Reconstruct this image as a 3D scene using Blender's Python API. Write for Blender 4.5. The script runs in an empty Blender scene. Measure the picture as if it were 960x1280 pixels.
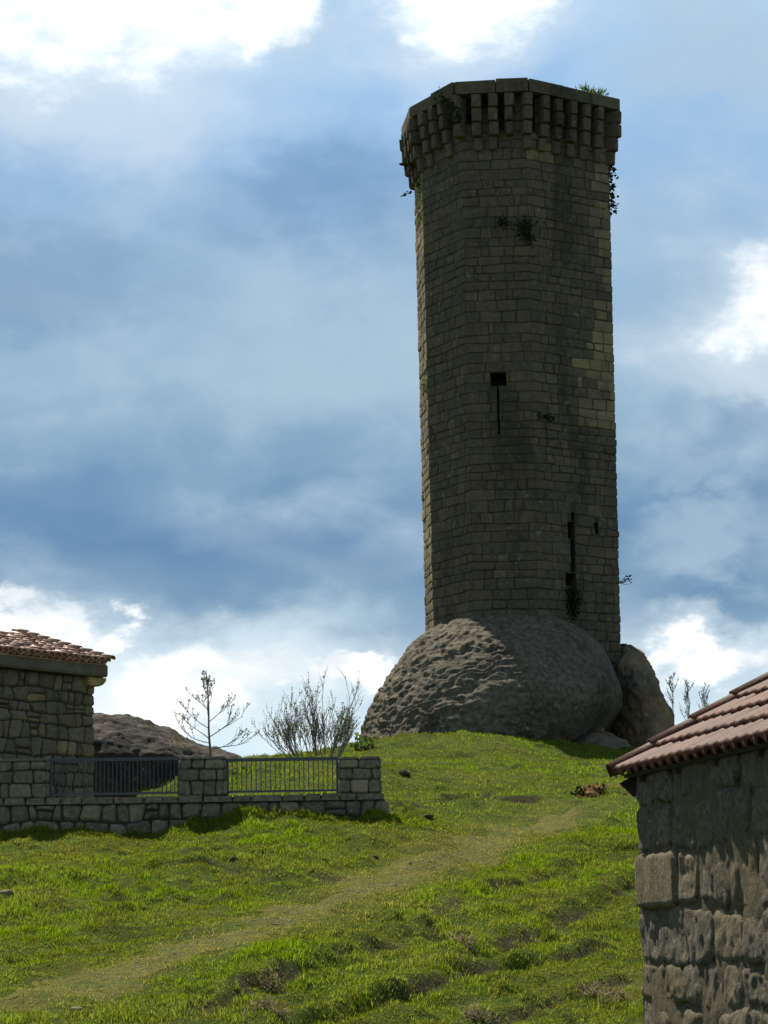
import bpy, math, random
import numpy as np
from mathutils import Matrix, Vector

random.seed(7); NR = np.random.default_rng(7)
sc = bpy.context.scene
C = sc.collection
R = math.radians

# ------------------------------------------------------------------ camera
FPX, PW, PH = 3000.0, 960.0, 1280.0            # focal length in photo pixels, photo size
PITCH, ROLL = math.atan(510 / 3000.0), R(-0.9)
cam_d = bpy.data.cameras.new('camera'); cam = bpy.data.objects.new('camera', cam_d); C.objects.link(cam)
cam_d.sensor_fit = 'VERTICAL'; cam_d.sensor_height = 36.0; cam_d.lens = FPX / PH * 36.0
cam_d.clip_start = 0.5; cam_d.clip_end = 9000
CM = Matrix.Rotation(math.pi / 2 + PITCH, 3, 'X') @ Matrix.Rotation(ROLL, 3, 'Z')
cam.matrix_world = CM.to_4x4()
sc.camera = cam
sc.cycles.max_bounces = 5; sc.cycles.diffuse_bounces = 3; sc.cycles.glossy_bounces = 2; sc.cycles.transmission_bounces = 3

def P(u, v, Y):
    """world point on the sight line of photo pixel (u, v) at distance Y"""
    d = CM @ Vector(((u - PW / 2) / FPX, -(v - PH / 2) / FPX, -1.0))
    return d * (Y / d.y)

# ------------------------------------------------------------------ sun, sky, exposure
SUN_AZ, SUN_EL = -27.0, 56.0                    # degrees: azimuth from +Y (left is negative), elevation
sv = Vector((math.sin(R(SUN_AZ)) * math.cos(R(SUN_EL)), math.cos(R(SUN_AZ)) * math.cos(R(SUN_EL)), math.sin(R(SUN_EL))))
sun_d = bpy.data.lights.new('sun', 'SUN'); sun = bpy.data.objects.new('sun', sun_d); C.objects.link(sun)
sun_d.energy = 5.0; sun_d.angle = R(0.6); sun_d.color = (1.0, 0.93, 0.80)
sun.rotation_euler = sv.to_track_quat('Z', 'Y').to_euler()
sun.location = (-30, 60, 60)
sc.view_settings.view_transform = 'Standard'; sc.view_settings.look = 'None'
sc.view_settings.exposure = 0.6; sc.view_settings.gamma = 1.0; sc.view_settings.use_curve_mapping = False

class NT:
    """small helper round a node tree"""
    def __init__(s, tree): s.t = tree; s.n = tree.nodes; s.l = tree.links
    def new(s, typ, **kw):
        n = s.n.new(typ)
        for k, v in kw.items(): setattr(n, k, v)
        return n
    def put(s, sock, v):
        if hasattr(v, 'is_output'): s.l.new(v, sock)
        elif v is not None: sock.default_value = v
    def m(s, op, a, b=None, c=None, clamp=False):
        n = s.new('ShaderNodeMath', operation=op, use_clamp=clamp); s.put(n.inputs[0], a)
        if b is not None: s.put(n.inputs[1], b)
        if c is not None: s.put(n.inputs[2], c)
        return n.outputs[0]
    def vm(s, op, a, b=None):
        n = s.new('ShaderNodeVectorMath', operation=op); s.put(n.inputs[0], a)
        if b is not None: s.put(n.inputs[1], b)
        return n.outputs[0]
    def mix(s, f, a, b, typ='MIX'):
        n = s.new('ShaderNodeMix', data_type='RGBA', blend_type=typ); s.put(n.inputs['Factor'], f)
        for k, v in ((6, a), (7, b)):
            if isinstance(v, tuple) and len(v) == 3: v = (*v, 1)
            s.put(n.inputs[k], v)
        return n.outputs[2]
    def noise(s, vec, scale, detail=4, rough=0.55, dist=0.0, lac=2.0):
        n = s.new('ShaderNodeTexNoise'); s.put(n.inputs['Vector'], vec); n.inputs['Scale'].default_value = scale
        n.inputs['Detail'].default_value = detail; n.inputs['Roughness'].default_value = rough
        n.inputs['Distortion'].default_value = dist; n.inputs['Lacunarity'].default_value = lac
        return n.outputs['Fac']
    def vor(s, vec, scale, feat='F1', out='Distance'):
        n = s.new('ShaderNodeTexVoronoi', feature=feat); s.put(n.inputs['Vector'], vec); n.inputs['Scale'].default_value = scale
        return n.outputs[out]
    def ramp(s, f, stops, interp='LINEAR'):
        n = s.new('ShaderNodeValToRGB'); s.put(n.inputs[0], f); cr = n.color_ramp; cr.interpolation = interp
        while len(cr.elements) < len(stops): cr.elements.new(0.5)
        for e, (p, c) in zip(cr.elements, stops):
            e.position = p; e.color = (c, c, c, 1) if not isinstance(c, tuple) else (*c, 1)
        return n.outputs[0]
    def sstep(s, x, a, b):
        n = s.new('ShaderNodeMapRange', interpolation_type='SMOOTHSTEP', clamp=True); s.put(n.inputs[0], x)
        n.inputs[1].default_value = a; n.inputs[2].default_value = b
        return n.outputs[0]

world = bpy.data.worlds.new('World'); sc.world = world; world.use_nodes = True
def build_sky():
    k = NT(world.node_tree); k.n.clear()
    out = k.new('ShaderNodeOutputWorld')
    sky = k.new('ShaderNodeTexSky', sky_type='NISHITA'); sky.sun_disc = False
    sky.sun_elevation = R(SUN_EL); sky.sun_rotation = R(SUN_AZ)
    sky.altitude = 700; sky.air_density = 1.0; sky.dust_density = 1.2
    b1 = k.new('ShaderNodeBackground'); k.put(b1.inputs[0], sky.outputs[0]); b1.inputs[1].default_value = 0.05
    tc = k.new('ShaderNodeTexCoord'); d = tc.outputs['Generated']
    sep = k.new('ShaderNodeSeparateXYZ'); k.put(sep.inputs[0], d)
    az = k.m('ARCTAN2', sep.outputs[0], sep.outputs[1]); el = k.m('ARCSINE', sep.outputs[2])
    deg = 180 / math.pi
    A = k.m('MULTIPLY', az, deg); E = k.m('MULTIPLY', el, deg)          # degrees
    # warps (cloud edges), direction space so that they go on all round
    ds = k.vm('MULTIPLY', d, (1, 1, 1.7))
    n_big = k.noise(ds, 5.0, 4, 0.5, 0.4); n_mid = k.noise(ds, 13.0, 6, 0.58, 0.3)
    n_soft = k.noise(ds, 9.0, 3, 0.45, 0.6)
    w = k.m('ADD', k.m('MULTIPLY', k.m('SUBTRACT', n_big, 0.5), 6.0), k.m('MULTIPLY', k.m('SUBTRACT', n_mid, 0.5), 3.0))
    Ew = k.m('ADD', E, w)
    t = k.m('DIVIDE', k.m('ADD', Ew, 1.0), 31.0, clamp=True)             # -1 .. 30 degrees
    def st(deg_): return (deg_ + 1.0) / 31.0
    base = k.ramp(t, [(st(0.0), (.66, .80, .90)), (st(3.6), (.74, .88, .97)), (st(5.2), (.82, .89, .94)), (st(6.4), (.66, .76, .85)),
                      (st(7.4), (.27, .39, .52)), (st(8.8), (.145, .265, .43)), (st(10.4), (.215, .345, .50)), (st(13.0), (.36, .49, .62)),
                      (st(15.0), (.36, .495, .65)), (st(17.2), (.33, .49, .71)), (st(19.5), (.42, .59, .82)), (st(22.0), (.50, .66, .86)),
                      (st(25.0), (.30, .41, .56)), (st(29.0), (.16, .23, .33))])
    base = k.mix(1.0, base, (.93, 1.02, 1.04), 'MULTIPLY')
    # cloud mottling
    mott = k.m('ADD', k.m('MULTIPLY', n_soft, 0.8), k.m('MULTIPLY', n_mid, 0.5))
    base = k.mix(k.sstep(mott, 0.60, 0.95), base, (.51, .65, .77))
    base = k.mix(k.m('MULTIPLY', k.sstep(mott, 0.62, 0.42), 0.55), base, k.mix(1.0, base, (.66, .79, .92), 'MULTIPLY'))
    # the individual clouds of the photograph, placed by azimuth and elevation
    def warpn(scale, det):
        n = k.new('ShaderNodeTexNoise'); k.put(n.inputs['Vector'], ds); n.inputs['Scale'].default_value = scale; n.inputs['Detail'].default_value = det
        n.inputs['Roughness'].default_value = 0.6
        sp = k.new('ShaderNodeSeparateColor'); k.put(sp.inputs[0], n.outputs['Color']); return k.m('SUBTRACT', sp.outputs[0], .5), k.m('SUBTRACT', sp.outputs[1], .5)
    w1, w2 = warpn(11.0, 2), warpn(40.0, 5)
    A2 = k.m('ADD', A, k.m('ADD', k.m('MULTIPLY', w1[0], 6.0), k.m('MULTIPLY', w2[0], 3.2)))
    E2 = k.m('ADD', E, k.m('ADD', k.m('MULTIPLY', w1[1], 4.0), k.m('MULTIPLY', w2[1], 2.6)))
    def blob(u, v, ru, rv, rot=0.0):
        a0 = (u - 480) / 3000 * deg; e0 = math.degrees(math.atan((1150 - v) / 3000.0))
        ra = ru / 3000 * deg; re = rv / 3000 * deg
        dx = k.m('SUBTRACT', A2, a0); dy = k.m('SUBTRACT', E2, e0)
        c, s = math.cos(R(rot)), math.sin(R(rot))
        x = k.m('DIVIDE', k.m('ADD', k.m('MULTIPLY', dx, c), k.m('MULTIPLY', dy, s)), ra)
        y = k.m('DIVIDE', k.m('SUBTRACT', k.m('MULTIPLY', dy, c), k.m('MULTIPLY', dx, s)), re)
        r2 = k.m('ADD', k.m('MULTIPLY', x, x), k.m('MULTIPLY', y, y))
        return k.m('EXPONENT', k.m('MULTIPLY', r2, -1.0))
    edge = k.m('MULTIPLY', k.m('SUBTRACT', n_mid, 0.5), 0.5)
    def cover(blobs, lo, hi, e=1.0):
        f = None
        for b in blobs:
            g = blob(*b); f = g if f is None else k.m('MAXIMUM', f, g)
        f2 = k.m('ADD', f, k.m('MULTIPLY', k.m('MULTIPLY', edge, e), k.sstep(f, 0.02, 0.35)))
        return k.sstep(f2, lo, hi)
    # soft grey cloud masses
    grey = cover([(880, 690, 130, 70), (470, 420, 230, 110, 8), (900, 440, 90, 110), (960, 60, 200, 90), (860, 600, 110, 40)], 0.25, 0.95)
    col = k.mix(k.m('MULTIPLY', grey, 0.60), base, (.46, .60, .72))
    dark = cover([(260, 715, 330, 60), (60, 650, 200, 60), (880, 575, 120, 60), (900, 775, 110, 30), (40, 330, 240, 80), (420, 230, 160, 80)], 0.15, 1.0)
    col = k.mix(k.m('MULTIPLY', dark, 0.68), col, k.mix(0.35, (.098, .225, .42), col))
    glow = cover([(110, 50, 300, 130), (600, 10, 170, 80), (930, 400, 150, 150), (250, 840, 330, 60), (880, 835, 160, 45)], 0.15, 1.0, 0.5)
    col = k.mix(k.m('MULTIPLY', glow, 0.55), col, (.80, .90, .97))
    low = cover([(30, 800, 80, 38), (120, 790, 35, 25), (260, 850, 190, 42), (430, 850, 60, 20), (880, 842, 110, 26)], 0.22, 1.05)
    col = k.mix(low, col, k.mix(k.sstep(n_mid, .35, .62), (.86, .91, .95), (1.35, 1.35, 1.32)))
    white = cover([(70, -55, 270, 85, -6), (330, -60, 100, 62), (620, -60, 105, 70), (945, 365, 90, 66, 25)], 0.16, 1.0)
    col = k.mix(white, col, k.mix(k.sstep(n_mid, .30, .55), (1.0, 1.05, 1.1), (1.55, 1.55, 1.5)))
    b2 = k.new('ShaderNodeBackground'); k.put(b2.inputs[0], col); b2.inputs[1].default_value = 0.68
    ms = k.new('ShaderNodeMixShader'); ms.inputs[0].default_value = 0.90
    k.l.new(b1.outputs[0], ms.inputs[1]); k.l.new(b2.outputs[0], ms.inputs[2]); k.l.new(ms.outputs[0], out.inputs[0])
build_sky()

# ------------------------------------------------------------------ numeric noise
def _hash(ix, iy, iz, seed):
    h = (ix * 374761393 + iy * 668265263 + iz * 2147483647 + seed * 974634777) & 0xFFFFFFFF
    h = ((h ^ (h >> 13)) * 1274126177) & 0xFFFFFFFF
    h = ((h ^ (h >> 16)) * 2246822519) & 0xFFFFFFFF
    return ((h ^ (h >> 15)) & 0xFFFFFF) / float(0xFFFFFF)
def vnoise(x, y, z=None, seed=0):
    x = np.asarray(x, float); y = np.asarray(y, float); z = np.zeros_like(x) if z is None else np.asarray(z, float)
    ix, iy, iz = np.floor(x).astype(np.int64), np.floor(y).astype(np.int64), np.floor(z).astype(np.int64)
    fx, fy, fz = x - ix, y - iy, z - iz
    fx, fy, fz = [f * f * f * (f * (f * 6 - 15) + 10) for f in (fx, fy, fz)]
    r = 0
    for a in (0, 1):
        for b in (0, 1):
            for c in (0, 1):
                r = r + _hash(ix + a, iy + b, iz + c, seed) * (fx if a else 1 - fx) * (fy if b else 1 - fy) * (fz if c else 1 - fz)
    return r * 2 - 1
def fbm(x, y, z=None, o=4, seed=0, gain=0.5):
    r = 0; a = 1.0; s = 1.0
    for i in range(o):
        r = r + a * vnoise(np.asarray(x) * s + 17.3 * i, np.asarray(y) * s - 9.1 * i, None if z is None else np.asarray(z) * s + 4.7 * i, seed + i); a *= gain; s *= 2.03
    return r
def sstep(x, a, b):
    t = np.clip((np.asarray(x, float) - a) / (b - a), 0, 1); return t * t * (3 - 2 * t)

# ------------------------------------------------------------------ object helpers
WL = {}                                          # world location of every object built
def wl(o): return WL.get(o.name, Vector((0, 0, 0))) if o else Vector((0, 0, 0))
def tag(o, label=None, cat=None, group=None, kind=None):
    if label: o['label'] = label
    if cat: o['category'] = cat
    if group: o['group'] = group
    if kind: o['kind'] = kind
    return o
def thing(name, loc, label, cat, group=None):
    o = bpy.data.objects.new(name, None); C.objects.link(o); o.location = loc; o.empty_display_size = 0.3
    WL[o.name] = Vector(loc); return tag(o, label, cat, group)
def obj(name, verts, faces, mat, parent=None, attrs=None, smooth=False, center=None):
    """one mesh object from world-space verts; origin at its centre"""
    v = np.asarray(verts, float).reshape(-1, 3)
    c = (v.min(0) + v.max(0)) / 2 if center is None else np.asarray(center, float)
    me = bpy.data.meshes.new(name)
    if isinstance(faces, np.ndarray):
        nf, k = faces.shape
        me.vertices.add(len(v)); me.vertices.foreach_set('co', (v - c).astype(np.float32).ravel())
        me.loops.add(nf * k); me.loops.foreach_set('vertex_index', faces.astype(np.int32).ravel())
        me.polygons.add(nf); me.polygons.foreach_set('loop_start', np.arange(0, nf * k, k, dtype=np.int32))
        me.update(calc_edges=True)
    else:
        me.from_pydata((v - c).tolist(), [], faces)
    if smooth: me.polygons.foreach_set('use_smooth', np.ones(len(me.polygons), bool))
    if attrs:
        for kx, val in attrs.items():
            a = me.attributes.new(kx, 'FLOAT', 'POINT')
            arr = np.full(len(v), val, np.float32) if np.isscalar(val) else np.asarray(val, np.float32)
            a.data.foreach_set('value', arr)
    me.materials.append(mat)
    o = bpy.data.objects.new(name, me); C.objects.link(o)
    o.location = Vector(c) - wl(parent); o.parent = parent
    WL[o.name] = Vector(c)
    return o
class MB:
    """collects pieces of one mesh"""
    def __init__(s): s.v = []; s.f = []; s.a = {}
    def add(s, v, f, **attrs):
        n = len(s.v); s.v.extend([tuple(p) for p in v]); s.f.extend([tuple(i + n for i in q) for q in f])
        for k_, val in attrs.items(): s.a.setdefault(k_, []).extend([val] * len(v) if np.isscalar(val) else list(val))
        return s
    def box(s, c, ax, ay, az, **at):
        c, ax, ay, az = map(Vector, (c, ax, ay, az))
        v = [c + ax * i + ay * j + az * k_ for i in (-1, 1) for j in (-1, 1) for k_ in (-1, 1)]
        return s.add(v, [(0, 1, 3, 2), (4, 6, 7, 5), (0, 4, 5, 1), (2, 3, 7, 6), (0, 2, 6, 4), (1, 5, 7, 3)], **at)
    def tube(s, pts, rad, n=5, cap=True, **at):
        pts = [Vector(p) for p in pts]; vs = []; fs = []
        for i, p in enumerate(pts):
            d = (pts[min(i + 1, len(pts) - 1)] - pts[max(i - 1, 0)]).normalized()
            a = d.cross(Vector((0.31, 0.72, 0.62))).normalized(); b = d.cross(a)
            r = rad[i] if hasattr(rad, '__len__') else rad
            for j in range(n):
                t = 2 * math.pi * j / n; vs.append(p + a * (r * math.cos(t)) + b * (r * math.sin(t)))
        for i in range(len(pts) - 1):
            for j in range(n):
                fs.append((i * n + j, i * n + (j + 1) % n, (i + 1) * n + (j + 1) % n, (i + 1) * n + j))
        if cap: fs.append(tuple(range(n - 1, -1, -1))); fs.append(tuple((len(pts) - 1) * n + j for j in range(n)))
        return s.add(vs, fs, **at)
    def build(s, name, mat, parent=None, smooth=False):
        return obj(name, s.v, s.f, mat, parent, s.a or None, smooth)

# ------------------------------------------------------------------ materials
def material(name, fn):
    m = bpy.data.materials.new(name); m.use_nodes = True; k = NT(m.node_tree)
    bsdf = k.n['Principled BSDF']; fn(k, bsdf, k.new('ShaderNodeNewGeometry').outputs['Position']); return m
def attr(k, name):
    n = k.new('ShaderNodeAttribute', attribute_type='GEOMETRY', attribute_name=name); return n.outputs['Fac']
def bump(k, bsdf, h, strength, dist):
    n = k.new('ShaderNodeBump'); n.inputs['Strength'].default_value = strength; n.inputs['Distance'].default_value = dist
    k.put(n.inputs['Height'], h); k.put(bsdf.inputs['Normal'], n.outputs[0])

def granite(name, light, darkc, warmc, sc_=1.0, stain=0.5, lichen=0.5, speck=0.4, bmp=0.03, moss=None, mossamt=0.0):
    def fn(k, b, pos):
        tone = attr(k, 'tone'); warm = attr(k, 'warm')
        n1 = k.noise(pos, 1.3 * sc_, 6, 0.6); n2 = k.noise(pos, 7.0 * sc_, 6, 0.62); n3 = k.noise(pos, 45.0 * sc_, 4, 0.7)
        col = k.mix(k.sstep(n2, 0.3, 0.72), darkc, light)
        col = k.mix(k.m('MULTIPLY', warm, k.sstep(n1, 0.25, 0.6)), col, warmc)
        col = k.mix(1.0, col, k.ramp(tone, [(0.0, 0.62), (0.5, 1.0), (1.0, 1.42)]), 'MULTIPLY')
        sv_ = k.vm('MULTIPLY', pos, (1.0, 1.0, 0.22)); ns = k.noise(sv_, 0.9 * sc_, 6, 0.6, 0.4)
        col = k.mix(k.m('MULTIPLY', k.sstep(ns, 0.50, 0.68), stain), col, k.mix(1.0, col, (.42, .43, .40), 'MULTIPLY'))
        nl = k.noise(pos, 4.2 * sc_, 7, 0.7)
        col = k.mix(k.m('MULTIPLY', k.sstep(nl, 0.60, 0.68), lichen), col, (.33, .33, .27))
        if moss is not None:
            nm = k.noise(pos, 2.3 * sc_, 7, 0.65)
            col = k.mix(k.m('MULTIPLY', k.sstep(nm, 0.50, 0.66), mossamt), col, moss)
        col = k.mix(speck, col, k.mix(1.0, col, k.ramp(n3, [(0.30, 0.45), (0.5, 1.0), (0.68, 1.75)]), 'MULTIPLY'))
        k.put(b.inputs['Base Color'], col); b.inputs['Roughness'].default_value = 0.92
        b.inputs['Specular IOR Level'].default_value = 0.2
        h = k.m('ADD', k.m('MULTIPLY', n2, 1.0), k.m('MULTIPLY', n3, 0.35))
        bump(k, b, h, 0.8, bmp)
    return material(name, fn)

M = {}
M['tower_stone'] = granite('tower_stone', (.112, .087, .062), (.061, .049, .036), (.225, .17, .086), 0.8, 0.8, 0.35, 0.35, 0.03, (.07, .075, .04), 0.45)
M['mortar'] = granite('mortar', (.070, .059, .040), (.040, .034, .024), (.2, .18, .1), 1.0, 0.5, 0.2, 0.3, 0.02)
M['boulder'] = granite('boulder', (.165, .135, .094), (.062, .052, .038), (.24, .15, .08), 0.8, 0.75, 0.6, 0.5, 0.06, (.12, .115, .065), 0.35)
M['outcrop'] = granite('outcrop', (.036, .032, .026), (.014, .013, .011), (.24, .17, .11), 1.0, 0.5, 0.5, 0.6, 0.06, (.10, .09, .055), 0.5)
M['house_stone'] = granite('house_stone', (.165, .138, .090), (.092, .078, .054), (.38, .25, .09), 1.6, 0.4, 0.3, 0.35, 0.02)
M['wall_stone'] = granite('wall_stone', (.205, .170, .113), (.100, .084, .057), (.36, .28, .17), 1.6, 0.4, 0.5, 0.4, 0.02, (.10, .10, .05), 0.3)
M['barn_mortar'] = granite('barn_mortar', (.135, .112, .070), (.066, .055, .035), (.14, .10, .05), 3.0, 0.5, 0.4, 0.7, 0.04, (.09, .085, .035), 0.8)
M['barn_stone'] = granite('barn_stone', (.205, .172, .122), (.080, .067, .047), (.18, .135, .068), 3.0, 0.5, 0.6, 0.8, 0.055, (.11, .105, .045), 0.6)

def simple(name, c1, c2, scale=6.0, rough=0.7, spec=0.3, metal=0.0, bmp=0.0, lich=None, lichamt=0.0):
    def fn(k, b, pos):
        tone = attr(k, 'tone'); n = k.noise(pos, scale, 6, 0.6)
        col = k.mix(k.sstep(n, 0.3, 0.7), c1, c2)
        col = k.mix(1.0, col, k.ramp(tone, [(0.0, 0.55), (0.5, 1.0), (1.0, 1.5)]), 'MULTIPLY')
        if lich:
            nl = k.noise(pos, scale * 1.7, 7, 0.7); col = k.mix(k.m('MULTIPLY', k.sstep(nl, 0.52, 0.66), lichamt), col, lich)
        k.put(b.inputs['Base Color'], col); b.inputs['Roughness'].default_value = rough
        b.inputs['Specular IOR Level'].default_value = spec; b.inputs['Metallic'].default_value = metal
        if bmp: bump(k, b, k.noise(pos, scale * 6, 4, 0.6), 0.7, bmp)
    return material(name, fn)
M['iron'] = simple('iron', (.030, .036, .045), (.050, .058, .068), 20, 0.45, 0.5)
M['beam'] = simple('beam', (.10, .085, .056), (.155, .132, .09), 3, 0.85, 0.2, 0, 0.006)
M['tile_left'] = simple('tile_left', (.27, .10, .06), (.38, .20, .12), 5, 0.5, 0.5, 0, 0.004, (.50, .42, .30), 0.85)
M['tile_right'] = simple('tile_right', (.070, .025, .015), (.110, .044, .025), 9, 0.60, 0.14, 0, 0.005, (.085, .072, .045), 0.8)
M['wood'] = simple('wood', (.030, .024, .019), (.06, .048, .037), 9, 0.85, 0.2, 0, 0.004)
M['bark'] = simple('bark', (.15, .13, .105), (.23, .20, .16), 25, 0.9, 0.1)

def leafmat(name, c1, c2, trans=0.35):
    m = bpy.data.materials.new(name); m.use_nodes = True; k = NT(m.node_tree); k.n.clear()
    out = k.new('ShaderNodeOutputMaterial'); pos = k.new('ShaderNodeNewGeometry').outputs['Position']
    tone = attr(k, 'tone'); n = k.noise(pos, 3.0, 4)
    col = k.mix(k.sstep(n, .3, .7), c1, c2); col = k.mix(1.0, col, k.ramp(tone, [(0, 0.55), (.5, 1.0), (1, 1.5)]), 'MULTIPLY')
    d = k.new('ShaderNodeBsdfDiffuse'); t = k.new('ShaderNodeBsdfTranslucent'); k.put(d.inputs[0], col); k.put(t.inputs[0], col)
    ms = k.new('ShaderNodeMixShader'); ms.inputs[0].default_value = trans
    k.l.new(d.outputs[0], ms.inputs[1]); k.l.new(t.outputs[0], ms.inputs[2]); k.l.new(ms.outputs[0], out.inputs[0]); return m
M['bud'] = leafmat('bud', (.10, .105, .04), (.17, .17, .06), 0.5)
M['ivy'] = leafmat('ivy', (.018, .024, .010), (.036, .046, .016), 0.25)
M['weed'] = leafmat('weed', (.07, .11, .025), (.12, .16, .04), 0.4)
M['straw'] = leafmat('straw', (.24, .18, .10), (.34, .27, .16), 0.35)
M['rust_leaf'] = leafmat('rust_leaf', (.20, .11, .06), (.30, .18, .10), 0.35)

def turf(name, path):
    def fn(k, b, pos):
        n0 = k.noise(pos, 0.35, 5, 0.55); n1 = k.noise(pos, 1.4, 6, 0.6, 0.3); n2 = k.noise(pos, 9.0, 6, 0.65); n3 = k.noise(pos, 40.0, 4, 0.7)
        if path:
            col = k.mix(k.sstep(n2, 0.35, 0.65), (.135, .125, .026), (.175, .165, .034))
            col = k.mix(k.m('MULTIPLY', k.sstep(n1, 0.45, 0.62), 0.7), col, (.085, .115, .022))
            col = k.mix(k.m('MULTIPLY', k.sstep(n2, 0.54, 0.68), 0.85), col, (.20, .155, .09))
        else:
            col = k.mix(k.sstep(n1, 0.36, 0.62), (.050, .068, .008), (.080, .120, .008))
            col = k.mix(k.m('MULTIPLY', k.sstep(n0, 0.45, 0.65), 0.6), col, (.115, .128, .016))
            col = k.mix(k.m('MULTIPLY', k.sstep(n2, 0.60, 0.72), 0.6), col, (.055, .045, .025))
            col = k.mix(attr(k, 'soil'), col, (.060, .050, .024))  # dark brown ledge soil, with the shade of the ledges painted in
        col = k.mix(0.6, col, k.mix(1.0, col, k.ramp(k.noise(pos, 17.0, 5, .7), [(0.30, 0.40), (0.5, 1.0), (0.70, 1.6)]), 'MULTIPLY'))
        k.put(b.inputs['Base Color'], col); b.inputs['Roughness'].default_value = 0.95; b.inputs['Specular IOR Level'].default_value = 0.1
        bump(k, b, k.m('ADD', n2, k.m('MULTIPLY', n3, 0.6)), 1.0, 0.10)
    return material(name, fn)
M['turf'] = turf('turf', False); M['path'] = turf('path', True)

# ------------------------------------------------------------------ the hill
ctrl = []
for u, v, Y in [(-300, 1285, 30), (0, 1280, 30), (240, 1280, 30), (480, 1280, 30), (720, 1285, 30), (1000, 1290, 30), (1300, 1290, 30),
                (-300, 1200, 34), (0, 1200, 34), (240, 1196, 34), (480, 1206, 33.6), (720, 1214, 34), (1000, 1200, 34),
                (-300, 1150, 38), (0, 1148, 38), (240, 1143, 38), (400, 1128, 38.6), (600, 1150, 38), (800, 1140, 38.5), (1000, 1130, 39),
                (-300, 1105, 42), (0, 1098, 42), (240, 1090, 42.5), (480, 1086, 43), (620, 1078, 44), (850, 1065, 46), (1000, 1060, 46),
                (-300, 1062, 47.2), (-100, 1052, 47.3), (0, 1048, 47.3), (120, 1046, 47.3), (220, 1040, 47.3), (350, 1030, 47.3), (480, 1023, 47.3),
                (600, 1022, 51), (720, 1008, 54), (850, 990, 55), (1000, 985, 55),
                (500, 990, 54), (600, 968, 60), (720, 975, 62), (850, 958, 64), (1000, 960, 64),
                (-100, 1014, 50.6), (60, 1012, 50.6), (220, 1006, 50.6), (330, 996, 51), (440, 992, 51),
                (-200, 1020, 58), (0, 1020, 57), (120, 1018, 57), (190, 1005, 57), (262, 962, 58), (285, 950, 59), (350, 949, 60), (430, 950, 62),
                (470, 944, 69), (530, 927, 71), (600, 914, 71.6), (650, 928, 71.4), (700, 945, 71), (760, 950, 70.5), (830, 950, 71), (1000, 955, 71),
                (300, 962, 75), (450, 965, 86), (640, 960, 89), (830, 968, 86), (1000, 975, 84)]:
    p = P(u, v, Y); ctrl.append((p.x, p.y, p.z))
ctrl += [(0, 4, -1.65), (-9, 5, -1.6), (9, 5, -1.7), (-3, 14, -1.7), (2, 16, -1.5), (6, 15, -1.3), (-8, 18, -1.7), (0, 22, -1.55), (8, 24, -1.5), (-9, 25, -1.6),
         (-35, 95, 1.0), (0, 108, 1.0), (35, 95, 1.0), (-50, 60, 1.0), (50, 60, 1.5), (-45, 30, -2), (45, 30, -2), (-30, 5, -2.4), (30, 5, -2.4), (0, 150, -7), (-70, 140, -7), (70, 140, -7)]
ctrl = np.array(ctrl)
def _tpsk(r2): return np.where(r2 > 1e-9, 0.5 * r2 * np.log(r2 + 1e-12), 0.0)
_n = len(ctrl); _K = _tpsk(((ctrl[:, None, :2] - ctrl[None, :, :2]) ** 2).sum(-1)) + np.eye(_n) * 1.5
_Pm = np.c_[np.ones(_n), ctrl[:, :2]]
_A = np.block([[_K, _Pm], [_Pm.T, np.zeros((3, 3))]])
_W = np.linalg.solve(_A, np.r_[ctrl[:, 2], np.zeros(3)])
def Hbase(x, y):
    x = np.asarray(x, float); y = np.asarray(y, float); sh = x.shape; x = x.ravel(); y = y.ravel()
    cx = np.clip(x, -75, 75); cy = np.clip(y, -10, 160)
    z = np.empty_like(x)
    for i in range(0, len(x), 20000):
        j = slice(i, i + 20000)
        r2 = (cx[j, None] - ctrl[None, :, 0]) ** 2 + (cy[j, None] - ctrl[None, :, 1]) ** 2
        z[j] = _tpsk(r2) @ _W[:_n] + _W[_n] + _W[_n + 1] * cx[j] + _W[_n + 2] * cy[j]
    r = np.hypot(x, y - 55)
    f = sstep(r, 60, 170); z = z * (1 - f) + (-9 - 14 * sstep(r, 150, 900)) * f
    return z.reshape(sh)
def ground_hit(u, v, h=None):
    """where the sight line of a photo pixel meets the hill"""
    Ys = np.linspace(24, 90, 1400); d = P(u, v, 1.0)
    g = (h or Hbase)(d.x * Ys, Ys); below = np.nonzero(d.z * Ys < g)[0]
    Y = Ys[below[0]] if len(below) else 80.0
    return np.array((d.x * Y, Y))
def polydist(x, y, pts):
    """distance, and signed side, to a polyline; parameter along it"""
    best = np.full(x.shape, 1e9); side = np.zeros(x.shape); tt = np.zeros(x.shape); L = 0.0
    for a, b in zip(pts[:-1], pts[1:]):
        ab = b - a; l2 = ab @ ab; t = np.clip(((x - a[0]) * ab[0] + (y - a[1]) * ab[1]) / l2, 0, 1)
        dx = x - a[0] - t * ab[0]; dy = y - a[1] - t * ab[1]; d = np.hypot(dx, dy); m = d < best
        best = np.where(m, d, best); side = np.where(m, np.sign(ab[0] * dy - ab[1] * dx), side); tt = np.where(m, L + t * math.sqrt(l2), tt)
        L += math.sqrt(l2)
    return best, side, tt, L
PATH = [ground_hit(u, v) for u, v in [(-170, 1285), (-60, 1268), (60, 1248), (180, 1208), (300, 1168), (400, 1130), (490, 1096), (570, 1062), (650, 1034), (730, 1010)]]
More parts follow.
